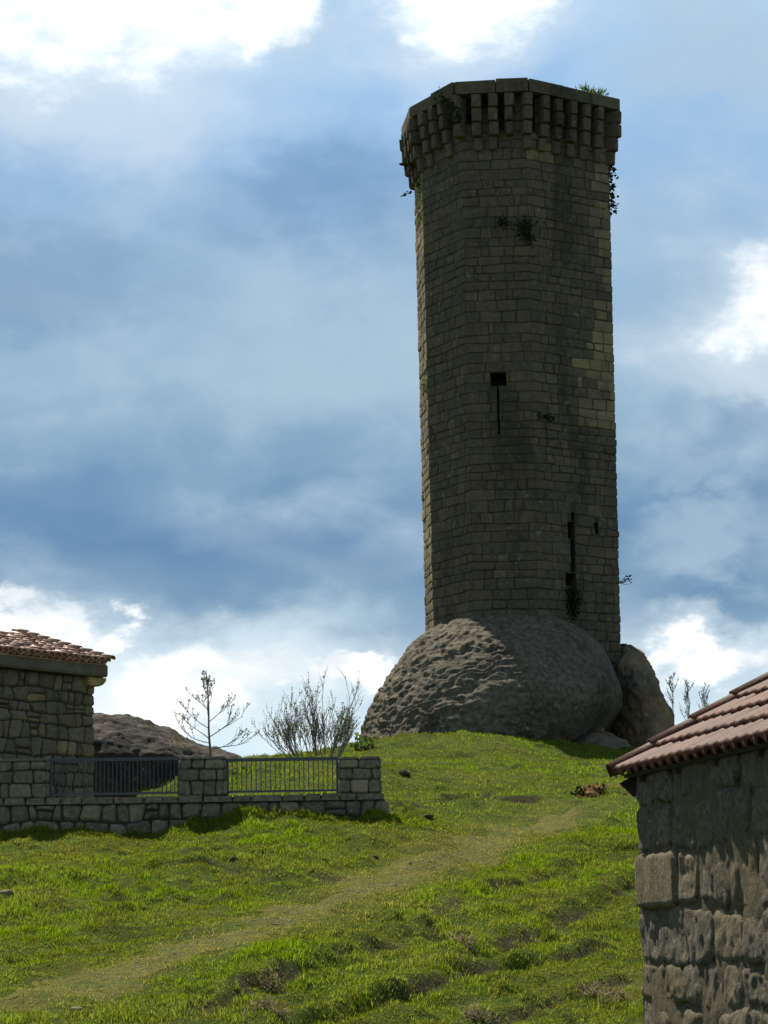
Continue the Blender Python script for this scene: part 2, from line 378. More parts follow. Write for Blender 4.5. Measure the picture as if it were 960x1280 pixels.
STEPS = [([ground_hit(u, v) for u, v in s], a, w) for s, a, w in [
    ([(560, 1210), (640, 1176), (700, 1156), (770, 1122), (830, 1080)], .34, .40),
    ([(330, 1292), (430, 1266), (540, 1232), (620, 1206), (700, 1192), (790, 1180)], .34, .34),
    ([(220, 1285), (340, 1238), (400, 1210), (480, 1185), (560, 1160)], .26, .32),
    ([(480, 1160), (560, 1136), (640, 1112), (740, 1075)], .18, .30),
    ([(520, 1290), (640, 1262), (740, 1236), (800, 1225)], .20, .30),
    ([(150, 1092), (260, 1080), (380, 1092), (460, 1102)], .18, .40), ([(90, 1130), (200, 1120), (330, 1122)], .12, .35),
    ([(480, 1010), (540, 1003), (600, 1000), (690, 1002)], .22, .34),
    ([(490, 972), (560, 962)], .16, .35), ([(560, 945), (640, 940)], .12, .3),
    ([(650, 928), (720, 940)], .12, .35)]]
def soil_shade_at(x, y):
    """bare soil along the little ledges, its dark brown also painting in their shade"""
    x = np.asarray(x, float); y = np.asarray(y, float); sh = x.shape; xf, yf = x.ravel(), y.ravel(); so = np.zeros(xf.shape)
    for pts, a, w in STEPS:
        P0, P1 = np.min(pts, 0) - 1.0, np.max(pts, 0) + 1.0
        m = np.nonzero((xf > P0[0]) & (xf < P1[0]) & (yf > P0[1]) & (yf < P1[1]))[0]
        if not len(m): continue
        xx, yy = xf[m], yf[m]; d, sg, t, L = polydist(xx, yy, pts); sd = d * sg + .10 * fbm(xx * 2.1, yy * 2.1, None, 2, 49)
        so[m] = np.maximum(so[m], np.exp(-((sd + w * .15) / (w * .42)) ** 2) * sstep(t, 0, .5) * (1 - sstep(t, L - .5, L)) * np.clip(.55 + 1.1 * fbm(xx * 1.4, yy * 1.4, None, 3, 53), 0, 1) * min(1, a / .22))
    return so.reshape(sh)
def H(x, y):
    x = np.asarray(x, float); y = np.asarray(y, float); z = Hbase(x, y)
    near = sstep(y, 16, 24) * (1 - sstep(y, 95, 110))
    z = z + near * (0.10 * fbm(x * .45, y * .3, None, 3, 11) + 0.055 * fbm(x * 1.7, y * 1.3, None, 3, 23))
    pd, side, tt, L = polydist(x, y, PATH)
    onp = 1 - sstep(pd, 0.6, 1.5)
    z = z + near * (1 - .8 * onp) * (0.11 * np.maximum(0, fbm(x * 2.6, y * 2.2, None, 3, 31)) * (.55 + .6 * fbm(x * .5, y * .5, None, 2, 37)) + .030 * vnoise(x * 5.0, y * 5.0, None, 39))
    bank = (1 - sstep(np.abs(pd - 1.9), 0.0, 1.3)) * (side < 0)
    z = z - 0.03 * onp + 0.06 * bank * near
    sh = z.shape; z = z.ravel().copy(); xf, yf = np.broadcast_to(x, sh).ravel(), np.broadcast_to(y, sh).ravel()
    for pts, a, w in STEPS:
        P0, P1 = np.min(pts, 0) - 1.6, np.max(pts, 0) + 1.6
        m = np.nonzero((xf > P0[0]) & (xf < P1[0]) & (yf > P0[1]) & (yf < P1[1]))[0]
        if not len(m): continue
        xx, yy = xf[m], yf[m]; d, sg, t, L = polydist(xx, yy, pts)
        wob = 0.8 + 0.35 * fbm(xx * 1.1, yy * 1.1, None, 2, 47); jag = .10 * fbm(xx * 2.1, yy * 2.1, None, 2, 49)
        fall = sstep(t, 0, 0.6) * (1 - sstep(t, L - 0.6, L)); sd = d * sg + jag
        z[m] += .62 * a * wob * fall * (np.exp(-((sd - w * .5) / (w * .8)) ** 2) * 0.75 - np.exp(-((sd + w * .35) / (w * .45)) ** 2) * .75)
    z = z.reshape(sh)
    return z
def Hs(x, y): return float(H(np.array([x]), np.array([y]))[0])

def graded(lo, hi, step, far_lo, far_hi):
    a = list(np.arange(lo, hi + 1e-6, step)); s = step; x = hi
    while x < far_hi: s *= 1.25; x += s; a.append(x)
    s = step; x = lo
    while x > far_lo: s *= 1.25; x -= s; a.insert(0, x)
    return np.array(a)
def build_ground():
    xs = graded(-13.5, 13.5, 0.10, -4000, 4000); ys = graded(24, 76, 0.11, -600, 6000)
    X, Y = np.meshgrid(xs, ys); Z = H(X, Y)
    nx, ny = len(xs), len(ys); idx = np.arange(nx * ny).reshape(ny, nx)
    F = np.stack([idx[:-1, :-1], idx[:-1, 1:], idx[1:, 1:], idx[1:, :-1]], -1).reshape(-1, 4)
    o = obj('ground', np.stack([X, Y, Z], -1).reshape(-1, 3), F, M['turf'], None, {'soil': soil_shade_at(X, Y).ravel()}, True, center=(0, 0, 0))
    tag(o, 'green grassy hillside rising to the tower', None, None, 'structure')
build_ground()
def build_path():
    pts = np.array(PATH); seg = np.r_[0, np.cumsum(np.hypot(*np.diff(pts, axis=0).T))]
    t = np.linspace(0, seg[-1], 260); cx = np.interp(t, seg, pts[:, 0]); cy = np.interp(t, seg, pts[:, 1])
    for _ in range(30): cx[1:-1] = (cx[:-2] + cx[1:-1] * 2 + cx[2:]) / 4; cy[1:-1] = (cy[:-2] + cy[1:-1] * 2 + cy[2:]) / 4
    tx, ty = np.gradient(cx), np.gradient(cy); l = np.hypot(tx, ty); nxv, nyv = -ty / l, tx / l
    wl_ = 0.62 + 0.4 * fbm(t * .9, t * 0 + 3, None, 4, 5); wr_ = 0.62 + 0.4 * fbm(t * .9, t * 0 + 9, None, 4, 6)
    taper = np.where(t > seg[-1] - 4, np.maximum(0.12, (seg[-1] - t) / 4), 1.0)
    s = np.linspace(-1, 1, 15)
    off = np.where(s[None, :] < 0, s[None, :] * (wr_ * taper)[:, None], s[None, :] * (wl_ * taper)[:, None])
    X = cx[:, None] + nxv[:, None] * off; Y = cy[:, None] + nyv[:, None] * off
    Z = H(X, Y) + 0.012 - 0.03 * (np.abs(s)[None, :] ** 4)
    idx = np.arange(X.size).reshape(X.shape)
    F = np.stack([idx[:-1, :-1], idx[1:, :-1], idx[1:, 1:], idx[:-1, 1:]], -1).reshape(-1, 4)[:, ::-1]
    o = obj('path', np.stack([X, Y, Z], -1).reshape(-1, 3), F, M['path'], None, None, True)
    tag(o, 'worn olive brown footpath climbing across the grass', None, None, 'structure')
build_path()

# ------------------------------------------------------------------ masonry
def stone_geo(poly, proud, back, rng, rr=0.05, nc=2, inset=0.05, dome=0.01, jit=0.006):
    """a rounded block over a four-cornered outline in (s, z); returns verts (s, z, depth) and faces"""
    poly = [np.array(p, float) for p in poly]; c = sum(poly) / 4; ring = []
    for i in range(4):
        p, a, b = poly[i], poly[i - 1], poly[(i + 1) % 4]
        ra = min(rr * rng.uniform(.6, 1.5), 0.35 * np.linalg.norm(a - p)); rb = min(rr * rng.uniform(.6, 1.5), 0.35 * np.linalg.norm(b - p))
        pa = p + (a - p) / np.linalg.norm(a - p) * ra; pb = p + (b - p) / np.linalg.norm(b - p) * rb
        for j in range(nc):
            t = j / (nc - 1) if nc > 1 else 0.5
            ring.append((1 - t) ** 2 * pa + 2 * t * (1 - t) * p + t * t * pb)
    n = len(ring); ring = [p + np.array([rng.uniform(-jit, jit), rng.uniform(-jit, jit)]) for p in ring]
    ex = max(0.02, max(abs(p[0] - c[0]) for p in ring)); ez = max(0.02, max(abs(p[1] - c[1]) for p in ring))
    ix, iz = min(0.45, inset / ex), min(0.45, inset / ez)
    v = [(p[0], p[1], back) for p in ring] + [(p[0], p[1], back + (proud - back) * 0.72 if proud - back > .15 else proud * .3) for p in ring]
    v += [(c[0] + (p[0] - c[0]) * (1 - ix), c[1] + (p[1] - c[1]) * (1 - iz), proud + rng.uniform(-jit, jit)) for p in ring]
    v.append((c[0] + rng.uniform(-.1, .1) * ex, c[1] + rng.uniform(-.1, .1) * ez, proud + dome))
    f = []
    for r_ in range(2):
        for j in range(n): f.append((r_ * n + j, r_ * n + (j + 1) % n, (r_ + 1) * n + (j + 1) % n, (r_ + 1) * n + j))
    for j in range(n): f.append((2 * n + j, 2 * n + (j + 1) % n, 3 * n))
    return v, f
def courses(z0, z1, h0, h1, rng):
    zs = [z0]
    while zs[-1] < z1 - h0 * .6: zs.append(zs[-1] + rng.uniform(h0, h1))
    k_ = (z1 - z0) / (zs[-1] - z0); return [z0 + (z - z0) * k_ for z in zs]
def layout(L, zs, w0, w1, rng, wave=0.012, tilt=0.02, split=0.0, s0=0.0):
    """four-cornered stones (s, z) filling s0..L by courses, with uneven joints; flags tell the wall's ends"""
    out = []
    def zb(kk, s): return zs[kk] + (0 if kk in (0, len(zs) - 1) else wave * math.sin(s * 2.3 + kk * 1.7) + wave * 0.7 * math.sin(s * 5.1 + kk * 3.1))
    for kk in range(len(zs) - 1):
        cuts = [s0]; 
        while cuts[-1] < L:
            cuts.append(cuts[-1] + rng.uniform(w0, w1) * (1.0 if rng.random() > .15 else 0.6))
        cuts[-1] = L
        if len(cuts) > 2 and cuts[-1] - cuts[-2] < w0 * .55: cuts.pop(-2)
        til = [0 if i in (0, len(cuts) - 1) else rng.uniform(-tilt, tilt) for i in range(len(cuts))]
        for i in range(len(cuts) - 1):
            a, b, ta, tb = cuts[i], cuts[i + 1], til[i], til[i + 1]
            q = [(a - ta, zb(kk, a)), (b - tb, zb(kk, b)), (b + tb, zb(kk + 1, b)), (a + ta, zb(kk + 1, a))]
            if rng.random() < split and zs[kk + 1] - zs[kk] > .2:
                m = rng.uniform(.38, .62)
                ml = (a, q[0][1] * (1 - m) + q[3][1] * m); mr = (b, q[1][1] * (1 - m) + q[2][1] * m)
                out.append(([q[0], q[1], mr, ml], i == 0, i == len(cuts) - 2)); out.append(([ml, mr, q[2], q[3]], i == 0, i == len(cuts) - 2))
            else: out.append((q, i == 0, i == len(cuts) - 2))
    return out
def shrink(q, g, gl=True, gr=True):
    (a, b, c, d) = q; l = g if gl else 0; r = g if gr else 0
    return [(a[0] + l, a[1] + g), (b[0] - r, b[1] + g), (c[0] - r, c[1] - g), (d[0] + l, d[1] - g)]

# ------------------------------------------------------------------ the tower
TC = P(644, 480, 80.0); TX, TY = TC.x, 80.0
Z_BASE = P(640, 850, 77).z; Z_TOP = P(625, 101, 76.6).z; Z_LINT = P(625, 118, 76.6).z; Z_CORB = P(625, 186, 76.6).z
Z_FOOT = P(640, 780, 77).z
PLAN = [(-3.23, .95), (-2.99, -.96), (-1.72, -3.0), (.37, -3.2), (3.23, -1.34), (3.10, 1.3), (1.5, 3.2), (-1.3, 3.2)]
PLAN = [np.array(p) for p in PLAN]
def tscale(z): return 1.0 + 0.040 * ((z - Z_FOOT) / (Z_LINT - Z_FOOT) - 0.5)
NF = len(PLAN); FT = []; FN = []; FL = []
for i in range(NF):
    e = PLAN[(i + 1) % NF] - PLAN[i]; l = np.linalg.norm(e); FL.append(l); FT.append(e / l); FN.append(np.array((e[1], -e[0])) / l)
def half_tan(i):       # tangent of half the turn at vertex i (between faces i-1 and i)
    return math.tan(math.acos(max(-1, min(1, float(FN[i - 1] @ FN[i])))) / 2)
def tpoint(i, s, z, d):
    p = (PLAN[i] + FT[i] * s) * tscale(z) + FN[i] * d
    return (TX + p[0], TY + p[1], z)
def face_sz(u, v, i):
    """where a photo pixel meets tower face i: (s, z)"""
    d = P(u, v, 1.0); best = None
    for it in range(4):
        z = d.z * 78 if best is None else best[1]
        q = PLAN[i] * tscale(z) + np.array((TX, TY)); t = FT[i]; n = FN[i]
        Y = (n @ q) / (n[0] * d.x + n[1]); pt = np.array((d.x * Y, Y)); best = (float((pt - q) @ t / tscale(z)), d.z * Y)
    return best
def hole(i, u0, v0, u1, v1):
    a = face_sz(u0, v0, i); b = face_sz(u1, v1, i); return (min(a[0], b[0]), max(a[0], b[0]), min(a[1], b[1]), max(a[1], b[1]))
HOLES = {2: [hole(2, 613, 466, 633, 482), hole(2, 621, 482, 625, 543)],
         3: [hole(3, 714, 640, 718.5, 652), hole(3, 709.5, 652, 718.5, 674), hole(3, 713, 674, 719.5, 716), hole(3, 707, 716, 720, 733), hole(3, 714, 733, 720.5, 744), hole(3, 743, 653, 748, 667)]}
NOTCH = {1: (0.35, 0.95, Z_LINT - 0.22, Z_LINT)}
def corb_n(L): return max(2, round(L / 0.58))
for i in range(NF):                                     # the open machicolations between the corbels
    n_ = corb_n(FL[i]); hs_ = HOLES.setdefault(i, []); rg = random.Random(90 + i)
    for c_ in range(n_):
        a_, b_ = FL[i] * c_ / n_, FL[i] * (c_ + 1) / n_
        if (i == 1 and c_ == 0) or rg.random() < .25: continue
        hs_.append((a_ + .17, b_ - .17, Z_LINT - (Z_LINT - Z_CORB) * rg.choice((.20, .34, .48, .62)), Z_LINT - .012))
def build_tower():
    rng = random.Random(11)
    t = thing('stone_tower', (TX, TY, Z_FOOT), 'tall polygonal granite tower with corbelled top standing on a boulder', 'tower')
    # ---- core: mortar faces with the slits cut through, reveals, a dark back
    mb = MB()
    for i in range(NF):
        hs = list(HOLES.get(i, [])); no = [NOTCH[i]] if i in NOTCH else []
        ss = sorted({0.0, FL[i], *[h[0] for h in hs + no], *[h[1] for h in hs + no]}); zz = sorted({Z_BASE, Z_LINT, *[h[2] for h in hs + no], *[h[3] for h in hs + no], *np.linspace(Z_BASE, Z_LINT, 6)})
        def inside(a, b, L_): 
            return any(h[0] - 1e-6 <= a and b <= h[1] + 1e-6 for h in L_)
        grid = {}
        for p_ in range(len(ss) - 1):
            for q_ in range(len(zz) - 1):
                sc_, zc_ = (ss[p_] + ss[p_ + 1]) / 2, (zz[q_] + zz[q_ + 1]) / 2
                grid[p_, q_] = 1 if any(h[0] < sc_ < h[1] and h[2] < zc_ < h[3] for h in hs) else 2 if any(h[0] < sc_ < h[1] and h[2] < zc_ < h[3] for h in no) else 0
        for (p_, q_), g in grid.items():
            a, b, c, d = ss[p_], ss[p_ + 1], zz[q_], zz[q_ + 1]
            if g == 0: mb.add([tpoint(i, a, c, 0), tpoint(i, b, c, 0), tpoint(i, b, d, 0), tpoint(i, a, d, 0)], [(0, 1, 2, 3)], tone=.5, warm=0.)
            elif g == 1:
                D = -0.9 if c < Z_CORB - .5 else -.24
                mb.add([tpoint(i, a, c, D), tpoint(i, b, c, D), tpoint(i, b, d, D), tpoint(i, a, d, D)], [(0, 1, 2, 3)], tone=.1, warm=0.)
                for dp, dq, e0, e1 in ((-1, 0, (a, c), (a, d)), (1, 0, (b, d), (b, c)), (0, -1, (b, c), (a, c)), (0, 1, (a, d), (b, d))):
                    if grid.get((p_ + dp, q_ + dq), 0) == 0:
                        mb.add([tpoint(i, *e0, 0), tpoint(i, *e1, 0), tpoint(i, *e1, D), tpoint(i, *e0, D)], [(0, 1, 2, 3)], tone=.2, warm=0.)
    zt = Z_LINT - 0.6
    mb.add([tpoint(i, 0, zt, 0) for i in range(NF)], [tuple(range(NF))], tone=.5, warm=0.)
    mb.build('wall_core', M['mortar'], t)
    # ---- facing stones
    zs = courses(Z_BASE, Z_LINT, 0.25, 0.39, rng); blocks = []
    for i in range(NF):
        for q, el, er in layout(FL[i], zs, 0.28, 0.82, rng, 0.018, 0.016):
            zc = (q[0][1] + q[2][1]) / 2; parts = [(q, el, er)]
            for h in HOLES.get(i, []) + ([NOTCH[i]] if i in NOTCH else []):
                if not (q[2][1] > h[2] + .04 and q[0][1] < h[3] - .04): continue
                np_ = []
                for (a, l_, r_) in parts:
                    if a[0][0] < h[0] - .05 and a[1][0] > h[0]: np_.append(([a[0], (h[0] + rng.uniform(-.015, .012), a[1][1]), (h[0] + rng.uniform(-.015, .012), a[2][1]), a[3]], l_, False))
                    if a[1][0] > h[1] + .05 and a[0][0] < h[1]: np_.append(([(h[1] + rng.uniform(-.012, .015), a[0][1]), a[1], a[2], (h[1] + rng.uniform(-.012, .015), a[3][1])], False, r_))
                    if a[1][0] <= h[0] or a[0][0] >= h[1]: np_.append((a, l_, r_))
                parts = np_
            for a, l_, r_ in parts:
                if a[1][0] - a[0][0] < .07: continue
                g = rng.uniform(.002, .012) if rng.random() > .25 else rng.uniform(.012, .026)
                pr = rng.uniform(.018, .042) + (0.02 if rng.random() < .08 else 0)
                sh = shrink(a, g, not l_, not r_)
                v, f = stone_geo(sh, pr, -.05, rng, 0.03, 2, 0.022, rng.uniform(0, .012), 0.006)
                ht0, ht1 = half_tan(i), half_tan((i + 1) % NF); smin, smax = sh[0][0], sh[1][0]; W = []
                for (s, z, d) in v:
                    if l_ and s < smin + .06 and d > 0: s -= d * ht0 * (1 - (s - smin) / .06)
                    if r_ and s > smax - .06 and d > 0: s += d * ht1 * (1 - (smax - s) / .06)
                    W.append(tpoint(i, s, z, d))
                sc0 = (smin + smax) / 2; cx, cy, cz = tpoint(i, sc0, zc, 0)
                view = np.array((-cx, -cy)) / math.hypot(cx, cy); vis = float(view @ FN[i]) * (smax - smin) * (sh[2][1] - sh[1][1])
                tone = min(1, max(0, rng.gauss(.47, .085))); warm = rng.uniform(0, .25)
                if i == 3:
                    tone += .05                              # paler yellowish blocks up the right-hand corner
                    fr = sc0 / FL[3]; yc = (zc - Z_FOOT) / (Z_LINT - Z_FOOT)
                    if fr > .80 and yc > .37 and rng.random() < .8: tone += .16; warm = rng.uniform(.4, .8)
                    if fr > .55 and .38 < yc < .56 and rng.random() < .75: tone += .20; warm = rng.uniform(.5, .95)
                    if fr < .25 and yc > .88: warm = .7; tone += .08
                if i == 0: warm = rng.uniform(.4, 1); tone += .35  # sunlight on the left face put into its stone colour, paler and warmer
                if cz < Z_FOOT - 1.2 or (cz < Z_FOOT - .3 and i in (0, 1, 2)): vis = 0   # buried in the boulder
                blocks.append((vis, W, f, min(1, tone), warm))
    blocks.sort(key=lambda b: -b[0]); rest = MB()
    for n_, (vis, W, f, tone, warm) in enumerate(blocks):
        if n_ < 300: obj('stone', W, f, M['tower_stone'], t, {'tone': tone, 'warm': warm})
        else: rest.add(W, f, tone=tone, warm=warm)
    tag(rest.build('facing_stones', M['tower_stone'], t), kind='stuff')
    # ---- corbels and parapet
    tiers = 4; hh = (Z_LINT - Z_CORB) / tiers; PROJ = 0.46
    for i in range(NF):
        L = FL[i]; n_ = corb_n(L)
        for c_ in range(n_ + 1 if i != NF - 1 else n_):
            s = L * c_ / n_ if c_ < n_ else L
            if c_ == n_: continue
            cb = MB(); tn = rng.uniform(.35, .6)
            for k_ in range(tiers):
                if k_ == 0 and rng.random() < .18: continue
                w = rng.uniform(.13, .17); z0 = Z_CORB + k_ * hh + rng.uniform(0, .008); z1 = Z_CORB + (k_ + 1) * hh - rng.uniform(.002, .014); ds = rng.uniform(-.025, .025)
                pr = PROJ * (.42, .70, .90, .98)[k_] + rng.uniform(-.03, .015)
                v, f = stone_geo([(s + ds - w, z0), (s + ds + w, z0), (s + ds + w, z1), (s + ds - w, z1)], pr, -.05, rng, .03, 2, .024, .010, .010)
                # the nose of each tier rounds away below
                v = [(a, b, d if d < .05 else d - .22 * (pr if k_ else pr * .6) * max(0, .5 - (b - z0) / (z1 - z0)) * (1.2 / (k_ + 1))) for a, b, d in v]
                cb.add([tpoint(i, a, b, d) if c_ else (lambda q: q)(corner_point(i, a, b, d)) for a, b, d in v], f, tone=min(1, max(0, tn + rng.uniform(-.1, .1))), warm=rng.uniform(0, .3))
            if cb.v: cb.build('corbel', M['tower_stone'], t)
    # two parapet courses of long blocks, mitred at the corners
    for i in range(NF):
        L = FL[i]; o0, o1 = half_tan(i), half_tan((i + 1) % NF)
        broken = i in (7,)
        for k_, (z0, z1) in ((1, (Z_LINT, Z_TOP)),):
            if broken: z1 = z0 + .25
            n_ = max(2, round(L / 1.25)); cuts = [0] + [L * (c_ + rng.uniform(-.18, .18)) / n_ for c_ in range(1, n_)] + [L]
            for c_ in range(n_):
                a, b = cuts[c_], cuts[c_ + 1]; pr = PROJ + rng.uniform(-.03, .02) - .025 * k_
                top = z1 + rng.uniform(-.07, .02)
                v, f = stone_geo([(a + (.003 if c_ else 0), z0 + .003), (b - (.003 if c_ < n_ - 1 else 0), z0 + .003), (b - (.003 if c_ < n_ - 1 else 0), top - .003 + rng.uniform(-.03, .02)), (a + (.003 if c_ else 0), top - .003)], pr, -.2, rng, .012, 2, .012, .006, .004)
                W = []
                for s, z, d in v:
                    if c_ == 0 and s < a + .08: s -= max(d, 0) * o0 * (1 - (s - a) / .08)
                    if c_ == n_ - 1 and s > b - .08: s += max(d, 0) * o1 * (1 - (b - s) / .08)
                    W.append(tpoint(i, s, z, d))
                f = f + [tuple(range(7, -1, -1))]
                obj('parapet_block', W, f, M['tower_stone'], t, {'tone': rng.uniform(.36, .5), 'warm': rng.uniform(0, .3)})
    return t
def corner_point(i, s, z, d):
    """like tpoint for a corbel set on the corner: points out along the bisector"""
    n = FN[i - 1] + FN[i]; n = n / np.linalg.norm(n); tt = np.array((-n[1], n[0]))
    p = PLAN[i] * tscale(z) + tt * s + n * d * (1 / math.cos(math.atan(half_tan(i))))
    return (TX + p[0], TY + p[1], z)
tower = build_tower()

# ------------------------------------------------------------------ boulders
def rock(name, rows, Yc, depth, mat, label, cat='boulder', nu=220, nv=130, rough=0.05, flake=0.0, seed=1, group=None, power=2.0, warm=0.0, lump=0.12):
    """a rounded rock: level sections whose width and depth follow the given heights; every row (v, u left, u right, half depth)"""
    zs, xl, xr, hd = [], [], [], []
    for v, ul, ur, b in rows:
        pl, pr = P(ul, v, Yc), P(ur, v, Yc); zs.append((pl.z + pr.z) / 2); xl.append(pl.x); xr.append(pr.x); hd.append(b)
    zs, xl, xr, hd = [np.array(a[::-1]) for a in (zs, xl, xr, hd)]
    # smooth profile: parameter runs faster near the top
    tt = 1 - (1 - np.linspace(0, 1, nv)) ** 1.8
    z = zs[0] + (zs[-1] - zs[0]) * tt
    def itp(a):
        y = np.interp(z, zs, a)
        for _ in range(3): y[1:-1] = (y[:-2] + 2 * y[1:-1] + y[2:]) / 4
        return y
    L_, R_, D_ = itp(xl), itp(xr), itp(hd)
    th = np.linspace(0, 2 * math.pi, nu, endpoint=False)
    ct, st = np.cos(th), np.sin(th); e = 2 / power
    X = (L_ + R_)[:, None] / 2 + ((R_ - L_) / 2)[:, None] * (np.sign(ct) * np.abs(ct) ** e)[None, :]
    Y = Yc + D_[:, None] * (np.sign(st) * np.abs(st) ** e)[None, :]
    Z = np.repeat(z[:, None], nu, 1)
    cx, cy, cz = X.mean(), Yc, z[0] + 0.35 * (z[-1] - z[0])
    N = np.stack([(X - cx) / ((R_ - L_).max() / 2) ** 2, (Y - cy) / D_.max() ** 2, (Z - cz) / ((z[-1] - z[0]) * .65) ** 2], -1); N /= np.linalg.norm(N, axis=-1, keepdims=True) + 1e-9
    d = lump * fbm(X * .35, Y * .35, Z * .35, 3, seed) + rough * fbm(X * 1.8, Y * 1.8, Z * 1.8, 4, seed + 9, .55)
    if flake:
        mask = flake(X, Y, Z) if callable(flake) else flake
        w = 0.35 * fbm(X * .9, Y * .9, Z * .9, 2, seed + 40)
        # overlapping shells: steps along tilted layers, broken by noise
        q = (Z * 2.3 - X * .55 + w * 3.0) ; q2 = q + 1.1 * fbm(X * 1.1, Y * 1.1, Z * 2.2, 3, seed + 50)
        saw = q2 - np.floor(q2); step = np.where(saw < .8, saw / .8, (1 - saw) / .2)
        crack = np.exp(-(fbm(X * .42, Y * .42, Z * .30, 3, seed + 90) / .018) ** 2) * sstep(fbm(X * .3, Y * .3, Z * .3, 2, seed + 95), -.1, .3)
        pit = np.maximum(0, fbm(X * 2.4, Y * 2.4, Z * 4.2, 3, seed + 60) - .05)
        d = d + mask * (0.085 * (step - .5) - 0.10 * pit) - .07 * crack - .05 * np.maximum(0, fbm(X * .9, Y * .9, Z * .9, 2, seed + 97) - .35)
    fade = np.ones(nv); fade[-3:] = (.7, .4, .1)
    V = np.stack([X, Y, Z], -1) + N * (d * fade[:, None])[..., None]
    idx = np.arange(nu * nv).reshape(nv, nu); nx = np.roll(idx, -1, 1)
    F = np.stack([idx[:-1], nx[:-1], nx[1:], idx[1:]], -1).reshape(-1, 4).tolist(); F.append(tuple(idx[-1]))
    wm = np.clip(warm * (0.6 + fbm(X * .8, Y * .8, Z * .8, 3, seed + 70)), 0, 1).ravel()
    o = obj(name, V.reshape(-1, 3), F, mat, None, {'tone': np.clip(.5 + .18 * fbm(X * .7, Y * .7, Z * .7, 3, seed + 80), 0, 1).ravel(), 'warm': wm}, True)
    return tag(o, label, cat, group)
rock('granite_boulder', [(768.5, 608, 640, .7), (771, 588, 662, 1.6), (776, 564, 684, 2.3), (785, 541, 707, 2.9), (800, 518, 730, 3.6), (820, 498, 752, 4.4), (840, 484, 767, 5.0), (858, 473, 778, 5.4),
     (874, 466, 785, 5.7), (890, 462, 783, 5.9), (905, 459, 772, 6.0), (920, 456, 757, 6.0), (940, 447, 738, 6.0), (965, 434, 715, 5.9), (1010, 425, 690, 5.8)],
     79.3, 6.0, M['boulder'], 'huge rounded grey granite boulder carrying the tower', nu=420, nv=240, rough=.035, seed=3,
     flake=lambda X, Y, Z: 0.04 + 0.96 * (1 - sstep(X, P(640, 850, 77).x, P(700, 850, 77).x)), lump=.20)
rock('rusty_boulder', [(806, 772, 784, .5), (811, 764, 796, 1.4), (818, 755, 806, 2.0), (832, 745, 815, 2.6), (850, 745, 822, 3.0), (870, 750, 828, 3.2), (890, 755, 835, 3.3), (925, 760, 842, 3.4), (970, 760, 850, 3.4)],
     80.6, 3.4, M['boulder'], 'rust stained boulder wedged behind the right side of the huge boulder', rough=.10, seed=21, warm=.8, lump=.18)
rock('cracked_boulder', [(911, 738, 756, .4), (916, 722, 770, 1.1), (926, 704, 786, 1.8), (940, 690, 796, 2.3), (960, 680, 802, 2.5), (1000, 670, 806, 2.5)],
     77.0, 2.5, M['boulder'], 'low brownish rock under the overhang of the huge boulder beside the grass', rough=.08, seed=33, warm=.7, lump=.15, nu=120, nv=70)
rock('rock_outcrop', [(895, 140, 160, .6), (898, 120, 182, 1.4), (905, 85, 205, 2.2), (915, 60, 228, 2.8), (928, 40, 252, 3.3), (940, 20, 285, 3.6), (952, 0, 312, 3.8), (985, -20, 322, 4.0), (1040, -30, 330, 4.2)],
     62.5, 4.0, M['outcrop'], 'dark rough granite outcrop behind the railing beside the stone house', rough=.09, seed=41, lump=.16, nu=260, nv=120, warm=.2)

